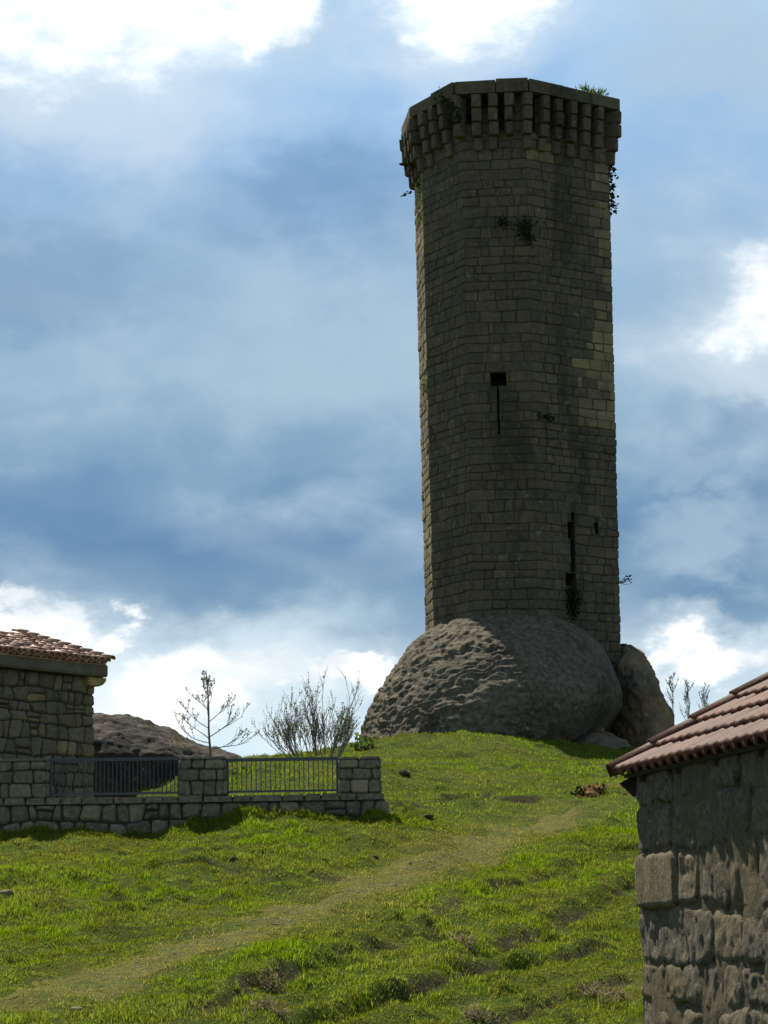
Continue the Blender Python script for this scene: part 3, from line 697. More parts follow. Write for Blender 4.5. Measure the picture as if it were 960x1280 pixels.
# ------------------------------------------------------------------ boundary wall with piers
def flat_face(origin, sdir, ndir):
    o = np.array(origin, float); s_ = np.array(sdir, float); n_ = np.array(ndir, float)
    def f(s, z, d): q = o + s_ * s + n_ * d; return (q[0], q[1], z)
    return f
WY = 48.0
def build_wall():
    rng = random.Random(5)
    x0 = P(-60, 1000, WY).x; x1 = P(481, 1000, WY).x; zt = P(240, 995, WY).z
    t = thing('boundary_wall', ((x0 + x1) / 2, WY, zt - .8), 'low rubble stone wall with three square piers below the tower', 'wall')
    thick = 0.46; zb = zt - 1.15
    core = MB().box(((x0 + x1) / 2, WY + thick / 2, (zb + zt - .03) / 2), ((x1 - x0) / 2 - .03, 0, 0), (0, thick / 2 - .03, 0), (0, 0, (zt - .03 - zb) / 2), tone=.5, warm=0.)
    core.build('wall_core', M['mortar'], t)
    faces = [(flat_face((x0, WY + .02), (1, 0), (0, -1)), x1 - x0), (flat_face((x1 - .02, WY), (0, 1), (1, 0)), thick), (flat_face((x1, WY + thick - .02), (-1, 0), (0, 1)), x1 - x0)]
    zcap = zt - .13
    zs = courses(zb, zcap, .26, .36, rng)
    for fi, (F, L) in enumerate(faces):
        for q, l_, r_ in layout(L, zs, .24, .52, rng, .03, .04, .16 if fi == 0 else 0):
            v, f = stone_geo(shrink(q, rng.uniform(.008, .018), not l_, not r_), rng.uniform(.045, .085), -.03, rng, .07, 3, .05, .012, .012)
            obj('stone', [F(*p) for p in v], f, M['wall_stone'], t, {'tone': min(1, max(0, rng.gauss(.5, .2))), 'warm': rng.uniform(0, .5) if rng.random() < .3 else 0})
    # capstones: thin, flat, right across the wall
    s = 0
    while s < x1 - x0 - .12:
        w = min(rng.uniform(.3, .65), x1 - x0 - s)
        if x1 - x0 - s - w < .2: w = x1 - x0 - s
        h = .13 + rng.uniform(-.012, .012); F = faces[0][0]
        v, f = stone_geo([(s + .008, WY - .07), (s + w - .008, WY - .07 + rng.uniform(-.02, .02)), (s + w - .008, WY + thick + .05), (s + .008, WY + thick + .05)], zcap + h, zcap + .004, rng, .03, 2, .015, .004, .004)
        obj('capstone', [(x0 + a, b, d if d > zcap + .02 else zcap + .004) for a, b, d in v], f, M['wall_stone'], t, {'tone': rng.uniform(.45, .7), 'warm': 0.})
        s += w
    for ul, ur, vt in ((-60, 58, 951), (226, 280, 948), (425, 474, 948)):
        a, b = P(ul, 970, WY).x, P(ur, 970, WY).x; ztop = P((ul + ur) / 2, vt, WY).z
        pc = MB().box(((a + b) / 2, WY + thick / 2, (zt + ztop - .03) / 2), ((b - a) / 2 - .02, 0, 0), (0, thick / 2 - .01, 0), (0, 0, (ztop - .03 - zt) / 2), tone=.5, warm=0.)
        pier = pc.build('pier', M['mortar'], t)
        zz = [zt + .004, zt + (ztop - zt) * .40, zt + (ztop - zt) * .72, ztop - .015]
        for F, L in ((flat_face((a, WY + .0), (1, 0), (0, -1)), b - a), (flat_face((b, WY), (0, 1), (1, 0)), thick), (flat_face((b, WY + thick), (-1, 0), (0, 1)), b - a), (flat_face((a, WY + thick), (0, -1), (-1, 0)), thick)):
            for q, l_, r_ in layout(L, zz, .24, .46, rng, .008, .015):
                v, f = stone_geo(shrink(q, .008, True, True), rng.uniform(.03, .05), -.03, rng, .035, 2, .025, .006, .006)
                obj('stone', [F(*p) for p in v], f, M['wall_stone'], pier, {'tone': min(1, max(0, rng.gauss(.56, .13))), 'warm': rng.uniform(0, .6) if rng.random() < .35 else 0})
        n_ = 2
        for c_ in range(n_):
            aa, bb = a + (b - a) * c_ / n_, a + (b - a) * (c_ + 1) / n_
            v, f = stone_geo([(aa - .02 + .02 * c_, WY - .04), (bb - .004 + .03 * c_, WY - .04), (bb - .004 + .03 * c_, WY + thick + .04), (aa - .02 + .02 * c_, WY + thick + .04)], ztop + .035, ztop - .012, rng, .02, 2, .012, .003, .003)
            obj('capstone', [(p[0], p[1], max(p[2], ztop - .012)) for p in v], f, M['wall_stone'], pier, {'tone': .6, 'warm': 0.})
    for ul, ur, nbar, lab in ((59, 225, 30, 'grey iron railing between the piers nearest the stone house'), (281, 424, 22, 'grey iron railing between the middle and end pier with grass behind')):
        a, b = P(ul, 970, WY).x + .02, P(ur, 970, WY).x - .02; zr = P((ul + ur) / 2, 946.5, WY).z; z0 = zt + .05; y = WY + .2
        r = thing('iron_railing', ((a + b) / 2, y, zt), lab, 'railing', 'railings on the boundary wall')
        MB().box(((a + b) / 2, y, zr - .03), ((b - a) / 2, 0, 0), (0, .03, 0), (0, 0, .032), tone=.5).build('top_rail', M['iron'], r)
        MB().box(((a + b) / 2, y, z0 + .03), ((b - a) / 2, 0, 0), (0, .018, 0), (0, 0, .022), tone=.5).build('bottom_rail', M['iron'], r)
        for xx in (a + .02, b - .02):
            MB().box((xx, y, (zr + zt) / 2 - .02), (.025, 0, 0), (0, .025, 0), (0, 0, (zr - zt) / 2 - .02), tone=.5).build('post', M['iron'], r)
        me = None
        for j in range(nbar):
            xx = a + .02 + (b - a - .04) * (j + 1) / (nbar + 1)
            if me is None:
                o = MB().tube([(xx, y, z0 + .03), (xx, y, zr - .04)], .0105, 6, tone=.5).build('bar', M['iron'], r); me = o
            else:
                o = me.copy(); C.objects.link(o); o.location = Vector((xx, y, (z0 + .03 + zr - .04) / 2)) - wl(r)
build_wall()

# ------------------------------------------------------------------ roof tiles
def tile_mesh(name, length, r0, r1, convex=True, seg=7, mat=None, arc=180, thick=.014):
    """a half-round clay tile lying along +Y (upslope), its lower end at y = 0; local mesh"""
    vs = []; fs = []; n = seg + 1
    for (y, r) in ((0, r0), (length, r1)):
        for rr in (r, r - thick):
            for j in range(n):
                a = R(90 - arc / 2 + arc * j / seg); x = -math.cos(a) * rr; z = math.sin(a) * rr
                vs.append((x, y, z if convex else -z + r0))
    A, B, Cc, D = 0, n, 2 * n, 3 * n
    for j in range(seg):
        fs += [(A + j, A + j + 1, Cc + j + 1, Cc + j), (B + j + 1, B + j, D + j, D + j + 1), (A + j + 1, A + j, B + j, B + j + 1)]
    fs += [(A, Cc, D, B), (A + seg, B + seg, D + seg, Cc + seg)]
    me = bpy.data.meshes.new(name); me.from_pydata(vs, [], fs); me.materials.append(mat)
    a_ = me.attributes.new('tone', 'FLOAT', 'POINT'); return me
def tiles_variants(name, cnt, rng, **kw):
    out = []
    for i in range(cnt):
        me = tile_mesh(name, **kw); val = np.full(len(me.vertices), rng.uniform(.25, .8), np.float32); me.attributes['tone'].data.foreach_set('value', val)
        me.polygons.foreach_set('use_smooth', np.ones(len(me.polygons), bool)); out.append(me)
    return out
def put_tile(me, name, parent, origin, xax, yax, zax, rng, wob=.02):
    o = bpy.data.objects.new(name, me); C.objects.link(o); o.parent = parent
    m = Matrix((xax, yax, zax)).transposed().to_4x4()
    m = m @ Matrix.Rotation(rng.uniform(-wob, wob), 4, 'Z') @ Matrix.Rotation(rng.uniform(-wob, wob) * .6, 4, 'X')
    m.translation = Vector(origin) - wl(parent); o.matrix_local = m; return o

# ------------------------------------------------------------------ the stone house on the left
def build_house():
    rng = random.Random(17)
    HY = 55.0; c0 = P(117.5, 930, HY); w = np.array((-.595, -.804)); n = np.array((.804, -.595)); cor = np.array((c0.x, HY))
    z_top = P(117, 847, HY).z; z_b = 2.0
    t = thing('stone_house', (c0.x, HY, z_b), 'rubble stone house with clay tiled roof behind the boundary wall', 'house')
    Lw, Dw = 6.0, 4.6
    mid = cor + w * Lw / 2 - n * Dw / 2
    MB().box((mid[0], mid[1], (z_b - .5 + z_top) / 2), (*(w * (Lw / 2 - .03)), 0), (*(n * (Dw / 2 - .03)), 0), (0, 0, (z_top - z_b + .5) / 2), tone=.4, warm=0.).build('wall_core', M['mortar'], t)
    front = flat_face(cor + w * Lw - n * .02, -w, n); gable = flat_face(cor - n * 0 + w * .02, -n, -w)
    L0 = 2.3                                             # only the end near the corner is in view
    zs = courses(z_b, z_top, .24, .42, rng)
    for q, l_, r_ in layout(Lw, zs, .22, .58, rng, .03, .05, .22, s0=L0):
        quoin = r_ and rng.random() < .8
        if q[1][0] > Lw - .7 and not r_: pass
        v, f = stone_geo(shrink(q, rng.uniform(.010, .020), True, not r_), rng.uniform(.03, .06), -.03, rng, .06, 3, .04, .01, .012)
        obj('stone', [front(*p) for p in v], f, M['house_stone'], t, {'tone': min(1, max(0, rng.gauss(.5, .16))), 'warm': rng.uniform(0, .5) if rng.random() < .25 else .05})
    rest = MB()
    for q, l_, r_ in layout(L0, zs, .3, .6, rng, .03, .05):
        v, f = stone_geo(shrink(q, .014), rng.uniform(.03, .06), -.03, rng, .06, 2, .04, .01, .01); rest.add([front(*p) for p in v], f, tone=rng.uniform(.3, .7), warm=.05)
    for q, l_, r_ in layout(Dw, zs, .3, .7, rng, .03, .05):
        v, f = stone_geo(shrink(q, .014), rng.uniform(.03, .06), -.03, rng, .06, 2, .04, .01, .01); rest.add([gable(*p) for p in v], f, tone=rng.uniform(.3, .7), warm=.05)
    tag(rest.build('facing_stones', M['house_stone'], t), kind='stuff')
    # stone eaves beam with a rounded corbel stone under its end
    bz0, bz1 = z_top + .004, P(117, 832, HY).z
    def fr(s, d, z): q = cor + w * s + n * d; return (q[0], q[1], z)     # s runs left along the wall from the corner, d outwards
    a, b = -.16, Lw
    wd = MB(); V = []
    for ss_ in (.04, Lw - .04):
        for dd_, zz_ in ((-.06, z_top - .1), (-.06, bz1 - .02), (-3.0, bz1 - .02 + 2.94 * math.tan(R(16.0))), (-Dw + .1, bz1), (-Dw + .1, z_top - .1)): V.append(fr(ss_, dd_, zz_))
    wd.add(V, [(0, 1, 2, 3, 4), (9, 8, 7, 6, 5), (0, 5, 6, 1), (1, 6, 7, 2), (2, 7, 8, 3), (3, 8, 9, 4), (4, 9, 5, 0)], tone=.4, warm=0.); wd.build('gable_wall', M['mortar'], t)
    mb = MB(); prof = [(-.10, bz0), (.24, bz0), (.27, bz0 + .05), (.27, bz1 - .03), (.25, bz1), (-.10, bz1)]
    V = [fr(s, d, z) for s in (a, 1.9, 1.915, b) for d, z in prof]; k_ = len(prof); Fq = []
    for i in range(3):
        for j in range(k_): Fq.append((i * k_ + j, i * k_ + (j + 1) % k_, (i + 1) * k_ + (j + 1) % k_, (i + 1) * k_ + j))
    Fq += [tuple(range(k_ - 1, -1, -1)), tuple(3 * k_ + j for j in range(k_))]
    mb.add(V, Fq, tone=.45); mb.build('eaves_beam', M['beam'], t)
    cs = MB(); pr = [(-.12, -.18), (-.09, -.10), (-.03, -.04), (.10, 0.0)]
    zc0 = z_top - .20
    outl = [(-.26, bz0 - .005), (-.24, bz0 - .09), (-.15, bz0 - .17), (-.03, bz0 - .215), (.30, bz0 - .215), (.34, bz0 - .18), (.34, bz0 - .005)]
    V = [fr(s, d, z) for d in (-.15, .13) for s, z in outl] + [fr(.08 + (s - .08) * .9, .17, bz0 - .11 + (z - bz0 + .11) * .85) for s, z in outl]; k_ = len(outl)
    Fq = [tuple(range(k_))] + [(i * k_ + j, i * k_ + (j + 1) % k_, (i + 1) * k_ + (j + 1) % k_, (i + 1) * k_ + j) for i in range(2) for j in range(k_)] + [tuple(2 * k_ + j for j in range(k_ - 1, -1, -1))]
    cs.add(V, Fq, tone=.75, warm=.9); tag(cs.build('corbel_stone', M['house_stone'], t), 'rounded yellowish corbel stone under the eaves')
    # roof
    pit = R(16.5); ez = bz1 + .01; eo = .34; vo = -.16
    up = Vector((-n[0] * math.cos(pit), -n[1] * math.cos(pit), math.sin(pit))); al = Vector((-w[0], -w[1], 0)); nz = al.cross(up).normalized()
    if nz.z < 0: nz = -nz
    xax = up.cross(nz).normalized()
    O = Vector(fr(vo, eo, ez))
    wv = Vector((w[0], w[1], 0)); rl = 3.2
    deck = MB(); cc = O + wv * (Lw / 2) + up * (rl / 2 + .06) - nz * .03
    deck.box(cc, wv * (Lw / 2 - .05), up * (rl / 2), nz * .018, tone=.4); dk = deck.build('roof', M['tile_left'], t)
    ex = .36; cols, rows = 18, 8
    cov = tiles_variants('tile', 6, rng, length=.46, r0=.098, r1=.080, convex=True, mat=M['tile_left']); pan = tiles_variants('tile', 4, rng, length=.46, r0=.085, r1=.10, convex=False, mat=M['tile_left'])
    for c_ in range(cols):
        for r_ in range(rows):
            base = O + wv * (.09 + c_ * .205) + up * (r_ * ex)
            put_tile(rng.choice(cov), 'tile', dk, base + nz * (.060 + rng.uniform(-.006, .012)) + wv * rng.uniform(-.012, .012) + up * rng.uniform(-.03, .03), xax, (up - nz * .055).normalized(), nz, rng, .05)
            put_tile(rng.choice(pan), 'tile', dk, base + wv * .1025 + nz * .002 + up * rng.uniform(-.02, .02), xax, (up - nz * .05).normalized(), nz, rng, .03)
    for r_ in range(9):                                  # verge tiles, lapped in steps
        put_tile(rng.choice(cov), 'verge_tile', dk, O - wv * .03 + up * (r_ * ex - .02) + nz * .125, xax, (up - nz * .10).normalized(), nz, rng, .02)
    far = MB()                                           # the part of the roof out of the picture
    for c_ in range(cols, 29):
        for r_ in range(rows):
            base = O + wv * (.09 + c_ * .205) + up * (r_ * ex) + nz * .06
            far.tube([base, base + up * .45 - nz * .02], .095, 8, False, tone=.5)
    tag(far.build('far_tiles', M['tile_left'], dk), kind='stuff')
build_house()

# ------------------------------------------------------------------ the stone outbuilding on the right
def dense_stone(q, proud, rng, nx, nz, back=-.05, amp=.02, seed=0, rag=.014):
    S = np.linspace(0, 1, nx); T = np.linspace(0, 1, nz); s, t = np.meshgrid(S, T)
    q = [np.array(p) for p in q]
    p = (q[0][None, None] * ((1 - s) * (1 - t))[..., None] + q[1] * (s * (1 - t))[..., None] + q[2] * (s * t)[..., None] + q[3] * ((1 - s) * t)[..., None])
    w, h = np.linalg.norm(q[1] - q[0]), np.linalg.norm(q[3] - q[0])
    ed = np.minimum(np.minimum(s, 1 - s) * w, np.minimum(t, 1 - t) * h)
    # rounded corners pull in
    cx = np.maximum(0, .5 - np.minimum(s, 1 - s) * w / .10); cz = np.maximum(0, .5 - np.minimum(t, 1 - t) * h / .10)
    c = p.mean((0, 1)); p = p + (c - p) * (cx * cz * .55)[..., None]
    bx, bz = p[..., 0], p[..., 1]; o = seed * 7.7
    p = p + np.stack([fbm(bx * 5 + o, bz * 5, None, 3, 3), fbm(bx * 5 + o, bz * 5, None, 3, 8)], -1) * (rag * (1 - sstep(ed, 0, .08)))[..., None]
    d = proud * sstep(ed, -.006, .026) + amp * fbm(bx * 4 + o, bz * 5, None, 4, 13, .6) * sstep(ed, 0, .05) - amp * 1.2 * np.maximum(0, fbm(bx * 9 + o, bz * 6, None, 2, 19) - .25)
    V = np.concatenate([p, d[..., None]], -1).reshape(-1, 3).tolist(); idx = np.arange(nx * nz).reshape(nz, nx)
    F = np.stack([idx[:-1, :-1], idx[:-1, 1:], idx[1:, 1:], idx[1:, :-1]], -1).reshape(-1, 4).tolist()
    rim = list(idx[0, :]) + list(idx[1:, -1]) + list(idx[-1, -2::-1]) + list(idx[-2:0, 0]); k0 = len(V)
    V += [(V[i][0], V[i][1], back) for i in rim]; m = len(rim)
    F += [(rim[j], k0 + j, k0 + (j + 1) % m, rim[(j + 1) % m]) for j in range(m)]
    return V, F
def build_barn():
    rng = random.Random(29)
    BY = 16.0; c0 = P(798.5, 1150, BY); ang = math.atan(520 / 3000.0)
    far = np.array((-math.sin(ang), math.cos(ang))); n = np.array((-math.cos(ang), -math.sin(ang))); cor = np.array((c0.x, BY))
    z_top = P(799, 976, BY).z; z_b = Hs(c0.x, BY) - .25
    t = thing('stone_outbuilding', (c0.x, BY, z_b), 'rough granite outbuilding with red ribbed tile roof at the picture edge', 'outbuilding')
    Lw, Dw = 4.4, 3.2
    mid = cor - far * Lw / 2 - n * Dw / 2
    MB().box((mid[0], mid[1], (z_b - .3 + z_top) / 2), (*(far * (Lw / 2 - .03)), 0), (*(n * (Dw / 2 - .03)), 0), (0, 0, (z_top - z_b + .3) / 2), tone=.5, warm=0.3).build('wall_core', M['mortar'], t)
    # wall seen from outside: s runs from the far corner (left) towards the viewer (right)
    front = flat_face(cor - n * .02, -far, n); gable = flat_face(cor - n * Dw - far * .02, n, far)
    zq = lambda v: P(799, v, BY).z
    zs = [z_b, z_b + .42, zq(1330), zq(1252), zq(1203), zq(1138), zq(1066), zq(1010), z_top + .05]
    cutsets = {2: [0, .75, 1.4, 2.2, 3.1, 3.8, Lw], 3: [0, .5, .95, 1.35, 1.75, 2.1, 2.6, 3.3, Lw], 4: [0, .42, 1.05, 1.6, 2.15, 2.8, 3.6, Lw], 5: [0, .92, 1.32, 1.95, 2.45, 3.2, Lw], 6: [0, .35, .8, 1.3, 1.7, 2.4, 3.1, Lw], 7: [0, .45, .85, 1.6, 2.2, 2.9, 3.7, Lw]}
    zs_ = zs; sd = 0
    S_, Z_ = np.meshgrid(np.linspace(0, Lw, 90), np.linspace(z_b, z_top + .04, 60)); D_ = .004 + .018 * fbm(S_ * 3, Z_ * 3.4, None, 4, 77, .6)
    V_ = [front(a_, b_, c_) for a_, b_, c_ in zip(S_.ravel(), Z_.ravel(), D_.ravel())]; I_ = np.arange(S_.size).reshape(S_.shape)
    obj('mortar', V_, np.stack([I_[:-1, :-1], I_[:-1, 1:], I_[1:, 1:], I_[1:, :-1]], -1).reshape(-1, 4), M['barn_mortar'], t, {'tone': .45, 'warm': .3}, True)
    for kk in range(len(zs_) - 1):
        cuts = cutsets.get(kk, [0, .6, 1.3, 2.0, 2.9, 3.6, Lw])
        for i in range(len(cuts) - 1):
            a, b = cuts[i], cuts[i + 1]; sd += 1
            wv_ = lambda s, k2: zs_[k2] + (.040 * math.sin(s * 3.4 + k2 * 2) + .02 * math.sin(s * 8 + k2) if 0 < k2 < len(zs_) - 1 and s > 1.0 else .006 * math.sin(s * 9 + k2))
            ta, tb = (rng.uniform(-.06, .06) if i else 0), (rng.uniform(-.06, .06) if i < len(cuts) - 2 else 0)
            q = [(a - ta, wv_(a, kk)), (b - tb, wv_(b, kk)), (b + tb, wv_(b, kk + 1)), (a + ta, wv_(a, kk + 1))]
            dressed = (kk == 5 and i == 0)
            V, F = dense_stone(shrink(q, .009, i > 0, i < len(cuts) - 2), .045 if dressed else rng.uniform(.010, .026), rng, 30, 16, amp=.005 if dressed else .013, seed=sd, rag=.005 if dressed else .016)
            obj('stone', [front(*p) for p in V], F, M['barn_stone'], t, {'tone': .66 if dressed else min(1, max(0, rng.gauss(.45, .12))), 'warm': rng.uniform(0, .8) if rng.random() < .5 else 0}, True)
    for kk in range(len(zs_) - 1):
        cuts = [0, .6, 1.2, 1.9, 2.6, Dw - .02]
        for i in range(len(cuts) - 1):
            v, f = stone_geo(shrink([(cuts[i], zs_[kk]), (cuts[i + 1], zs_[kk]), (cuts[i + 1], zs_[kk + 1]), (cuts[i], zs_[kk + 1])], .012), rng.uniform(.03, .06), -.04, rng, .05, 3, .05, .015, .015)
            obj('stone', [gable(*p) for p in v], f, M['barn_stone'], t, {'tone': rng.uniform(.35, .65), 'warm': .2})
    wd = MB(); V = []
    for ss_ in (.05, Lw - .05):
        for dd_, zz_ in ((-.04, z_top - .1), (-.04, z_top + .07), (-1.5, z_top + .07 + 1.46 * math.tan(R(29))), (-Dw + .1, z_top + .3), (-Dw + .1, z_top - .1)): V.append(front(ss_, zz_, dd_))
    wd.add(V, [(0, 1, 2, 3, 4), (9, 8, 7, 6, 5), (0, 5, 6, 1), (1, 6, 7, 2), (2, 7, 8, 3), (3, 8, 9, 4), (4, 9, 5, 0)], tone=.4, warm=0.); wd.build('gable_wall', M['mortar'], t)
    # roof: slopes up away from the eave
    pit = R(29); eo = .07; vo = .17
    fv = Vector((far[0], far[1], 0)); nv = Vector((n[0], n[1], 0)); up = (-nv * math.cos(pit) + Vector((0, 0, math.sin(pit)))).normalized()
    nz = up.cross(-fv).normalized(); nz = nz if nz.z > 0 else -nz; xax = up.cross(nz).normalized()
    O = Vector((cor[0], cor[1], z_top + .01)) + nv * eo + fv * vo            # far eave corner, deck underside
    rl = 2.6; rw = Lw + vo + .2
    dk = MB().box(O - fv * (rw / 2) + up * (rl / 2 + .05), fv * (rw / 2 - .015), up * (rl / 2), nz * .012, tone=.4).build('roof', M['wood'], t)
    for j in range(5):                                                       # rafter feet under the eave
        s = .42 + j * .8; b0 = O - fv * s
        MB().box(b0 + up * .32 - nz * .032, fv * .03, up * .30, nz * .020, tone=.5).build('rafter', M['wood'], t)
    # dark barge board hanging at the far verge
    bb = MB(); p0 = O - fv * .01; drop = Vector((0, 0, -1))
    V = [p0 + up * .0 - nz * .02, p0 + up * .10 + drop * .16 - nv * .02, p0 + up * .24 + drop * .10, p0 + up * rl + drop * .11, p0 + up * rl - nz * .02]
    V = V + [p + (-fv) * .03 for p in V]
    bb.add(V, [(0, 1, 2, 3, 4), (9, 8, 7, 6, 5), (0, 5, 6, 1), (1, 6, 7, 2), (2, 7, 8, 3), (3, 8, 9, 4), (4, 9, 5, 0)], tone=.5); bb.build('barge_board', M['wood'], t)
    # ribbed tiles: a wave profile two ribs wide
    def ribbed(tn):
        hw = .0925; nn = 14; L = .40; vs = []; fs = []
        def prof(x): 
            q = abs(x) / .066
            return .060 * math.sqrt(max(0, 1 - q * q)) if q < 1 else .006 * (abs(x) - .066) / .0265
        for y, lift in ((0, .020), (.03, .026), (L, .0)):
            for j in range(nn + 1):
                x = -hw + 2 * hw * j / nn; vs.append((x, y, prof(x) * (.94 if y == 0 else 1.0 if y < .1 else .86) + lift))
        for j in range(nn + 1): x = -hw + 2 * hw * j / nn; vs.append((x, .012, max(0, prof(x) - .016) + .006))
        for a_, b_ in ((0, 1), (1, 2)):
            for j in range(nn): fs.append((a_ * (nn + 1) + j, a_ * (nn + 1) + j + 1, b_ * (nn + 1) + j + 1, b_ * (nn + 1) + j))
        for j in range(nn): fs.append((j + 1, j, 3 * (nn + 1) + j, 3 * (nn + 1) + j + 1))
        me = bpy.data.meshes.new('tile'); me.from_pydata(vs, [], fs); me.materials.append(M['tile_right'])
        a_ = me.attributes.new('tone', 'FLOAT', 'POINT'); a_.data.foreach_set('value', np.full(len(vs), tn, np.float32))
        me.polygons.foreach_set('use_smooth', np.ones(len(me.polygons), bool)); return me
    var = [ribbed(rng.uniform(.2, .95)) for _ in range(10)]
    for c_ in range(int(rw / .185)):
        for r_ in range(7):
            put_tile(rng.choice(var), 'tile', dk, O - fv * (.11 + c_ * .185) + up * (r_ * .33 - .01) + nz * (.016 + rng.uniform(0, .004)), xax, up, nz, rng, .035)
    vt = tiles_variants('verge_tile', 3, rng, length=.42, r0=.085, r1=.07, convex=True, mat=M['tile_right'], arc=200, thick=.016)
    for r_ in range(8):
        put_tile(vt[r_ % 3], 'verge_tile', dk, O - fv * .045 + up * (r_ * .335 - .02) + nz * .055, xax, (up - nz * .045).normalized(), nz, rng, .012)
build_barn()

# ------------------------------------------------------------------ grass
def build_grass():
    def scatter(n, y0, y1, hmin, hmax, wid, seed, margin):
        rng = np.random.default_rng(seed)
        y = np.sqrt(rng.uniform(y0 ** 2, y1 ** 2, n)); half = y * .163 + margin; x = rng.uniform(-1, 1, n) * half
        # clumping
        cl = fbm(x * 2.2, y * 2.2, None, 3, 61); pd, side, tt, L = polydist(x, y, PATH)
        dens = np.clip(.60 + .55 * cl + .45 * fbm(x * 5.0, y * 5.0, None, 2, 67), .06, 1) * np.where(pd < .75 + .5 * fbm(x * 1.5, y * 1.5, None, 2, 5), .35, 1.0)
        xw0, xw1 = P(-70, 1000, WY).x, P(483, 1000, WY).x
        dens[(y > WY - .12) & (y < WY + .6) & (x < xw1 + .1)] = 0
        hc = P(117.5, 930, 55.0)
        dens[((x - hc.x) * .804 + (y - 55) * -.595 < .05) & ((x - hc.x) * .595 + (y - 55) * .804 < 0.05) & (x < hc.x + 1) & (y > 50)] = 0
        # thin grass over the bare soil and painted shade of the little steps
        dens = dens * (1 - .8 * soil_shade_at(x, y))
        keep = rng.random(n) < dens; x, y, cl, pd, side = x[keep], y[keep], cl[keep], pd[keep], side[keep]; m = len(x)
        z = H(x, y) - .008
        path = 1 - sstep(pd, .7, 1.4)
        lush = fbm(x * .33 + 4, y * .28, None, 3, 71) + .35 * ((side < 0) & (pd < 4.5)) - .1
        hgt = rng.uniform(hmin, hmax, m) * (1 + .8 * np.clip(cl, -.6, 1)) * (1 - .5 * path) * (1 + .45 * np.clip(lush, -.5, .8))
        ang = rng.uniform(0, 2 * math.pi, m); lean = rng.uniform(.15, .95, m) * hgt
        lx, ly = np.cos(ang) * lean, np.sin(ang) * lean
        wa = ang + math.pi / 2 + rng.uniform(-.7, .7, m); w = wid * rng.uniform(.6, 1.3, m)
        wx, wy = np.cos(wa) * w / 2, np.sin(wa) * w / 2
        b = np.stack([x, y, z], -1); W = np.stack([wx, wy, np.zeros(m)], -1)
        mid = b + np.stack([lx * .35, ly * .35, hgt * .6], -1); tip = b + np.stack([lx, ly, hgt * .95], -1)
        V = np.stack([b - W, b + W, mid + W * .8, mid - W * .8, tip], 1)
        # colours: fresh, olive, straw
        fine = fbm(x * 4.2, y * 4.2, None, 2, 91); fresh = np.clip(.42 + .6 * lush + .55 * fine + .3 * cl + rng.normal(0, .15, m), 0, 1); dry = np.clip(.06 + .30 * fbm(x * .5, y * .5, None, 3, 83) + .30 * path + rng.normal(0, .14, m), 0, 1)
        dry = np.where(rng.random(m) < .05, .9, dry); tone = rng.random(m)
        return V, fresh, dry, tone
    def foot():
        """longer grass left unmown along the foot of the boundary wall"""
        rng = np.random.default_rng(5); n = 9000; x0_, x1_ = P(-70, 1000, WY).x, P(483, 1000, WY).x
        x = rng.uniform(x0_, x1_ + .3, n); y = WY - .10 - np.abs(rng.normal(0, .16, n)); keep = rng.random(n) < np.clip(.5 + .8 * fbm(x * 1.3, y * 0, None, 3, 15), .05, 1); x, y = x[keep], y[keep]; m = len(x)
        z = H(x, y) - .01; hgt = rng.uniform(.05, .17, m); ang = rng.uniform(0, 2 * math.pi, m); lean = rng.uniform(.1, .7, m) * hgt; w = .012
        b = np.stack([x, y, z], -1); W = np.stack([np.cos(ang + 1.5), np.sin(ang + 1.5), 0 * x], -1) * w / 2; L_ = np.stack([np.cos(ang) * lean, np.sin(ang) * lean, hgt * .95], -1)
        mid = b + L_ * np.array([.35, .35, .6]); V = np.stack([b - W, b + W, mid + W * .8, mid - W * .8, b + L_], 1)
        return V, np.clip(rng.normal(.45, .2, m), 0, 1), np.clip(rng.normal(.2, .2, m), 0, 1), rng.random(m)
    parts = [scatter(480000, 26, 49, .024, .066, .010, 1, .8), scatter(210000, 47, 77, .025, .070, .014, 2, 1.2), foot()]
    def carpet(n, y0, y1, wid, seed, margin):
        """the close-cropped turf between the tufts"""
        rng = np.random.default_rng(seed); y = np.sqrt(rng.uniform(y0 ** 2, y1 ** 2, n)); x = rng.uniform(-1, 1, n) * (y * .163 + margin)
        keep = ~((y > WY - .06) & (y < WY + .5) & (x < P(483, 1000, WY).x)); keep &= rng.random(n) > .75 * soil_shade_at(x, y); x, y = x[keep], y[keep]; m = len(x)
        pd, side, tt, L = polydist(x, y, PATH); path = 1 - sstep(pd, .5, 1.3); fine = fbm(x * 6, y * 6, None, 2, 92); mid_ = fbm(x * 1.6, y * 1.6, None, 2, 93)
        z = H(x, y) - .004; hgt = rng.uniform(.014, .042, m) * (1 + .5 * fine); ang = rng.uniform(0, 2 * math.pi, m); lean = rng.uniform(.3, 1.3, m) * hgt; w = wid * rng.uniform(.6, 1.4, m)
        b = np.stack([x, y, z], -1); wa = ang + 1.57 + rng.uniform(-.6, .6, m); W = np.stack([np.cos(wa) * w / 2, np.sin(wa) * w / 2, 0 * x], -1)
        V = np.stack([b - W, b + W, b + np.stack([np.cos(ang) * lean, np.sin(ang) * lean, hgt], -1)], 1)
        return V, np.clip(.32 + .45 * fine + .35 * mid_ + rng.normal(0, .15, m), 0, 1), np.clip(.10 + .25 * mid_ + .55 * path + rng.normal(0, .2, m), 0, 1), rng.random(m)
    cps = [carpet(330000, 26, 49, .013, 11, .8), carpet(190000, 47, 77, .018, 12, 1.2)]
    V = np.concatenate([p[0] for p in parts]); fresh = np.concatenate([p[1] for p in parts]); dry = np.concatenate([p[2] for p in parts]); tone = np.concatenate([p[3] for p in parts])
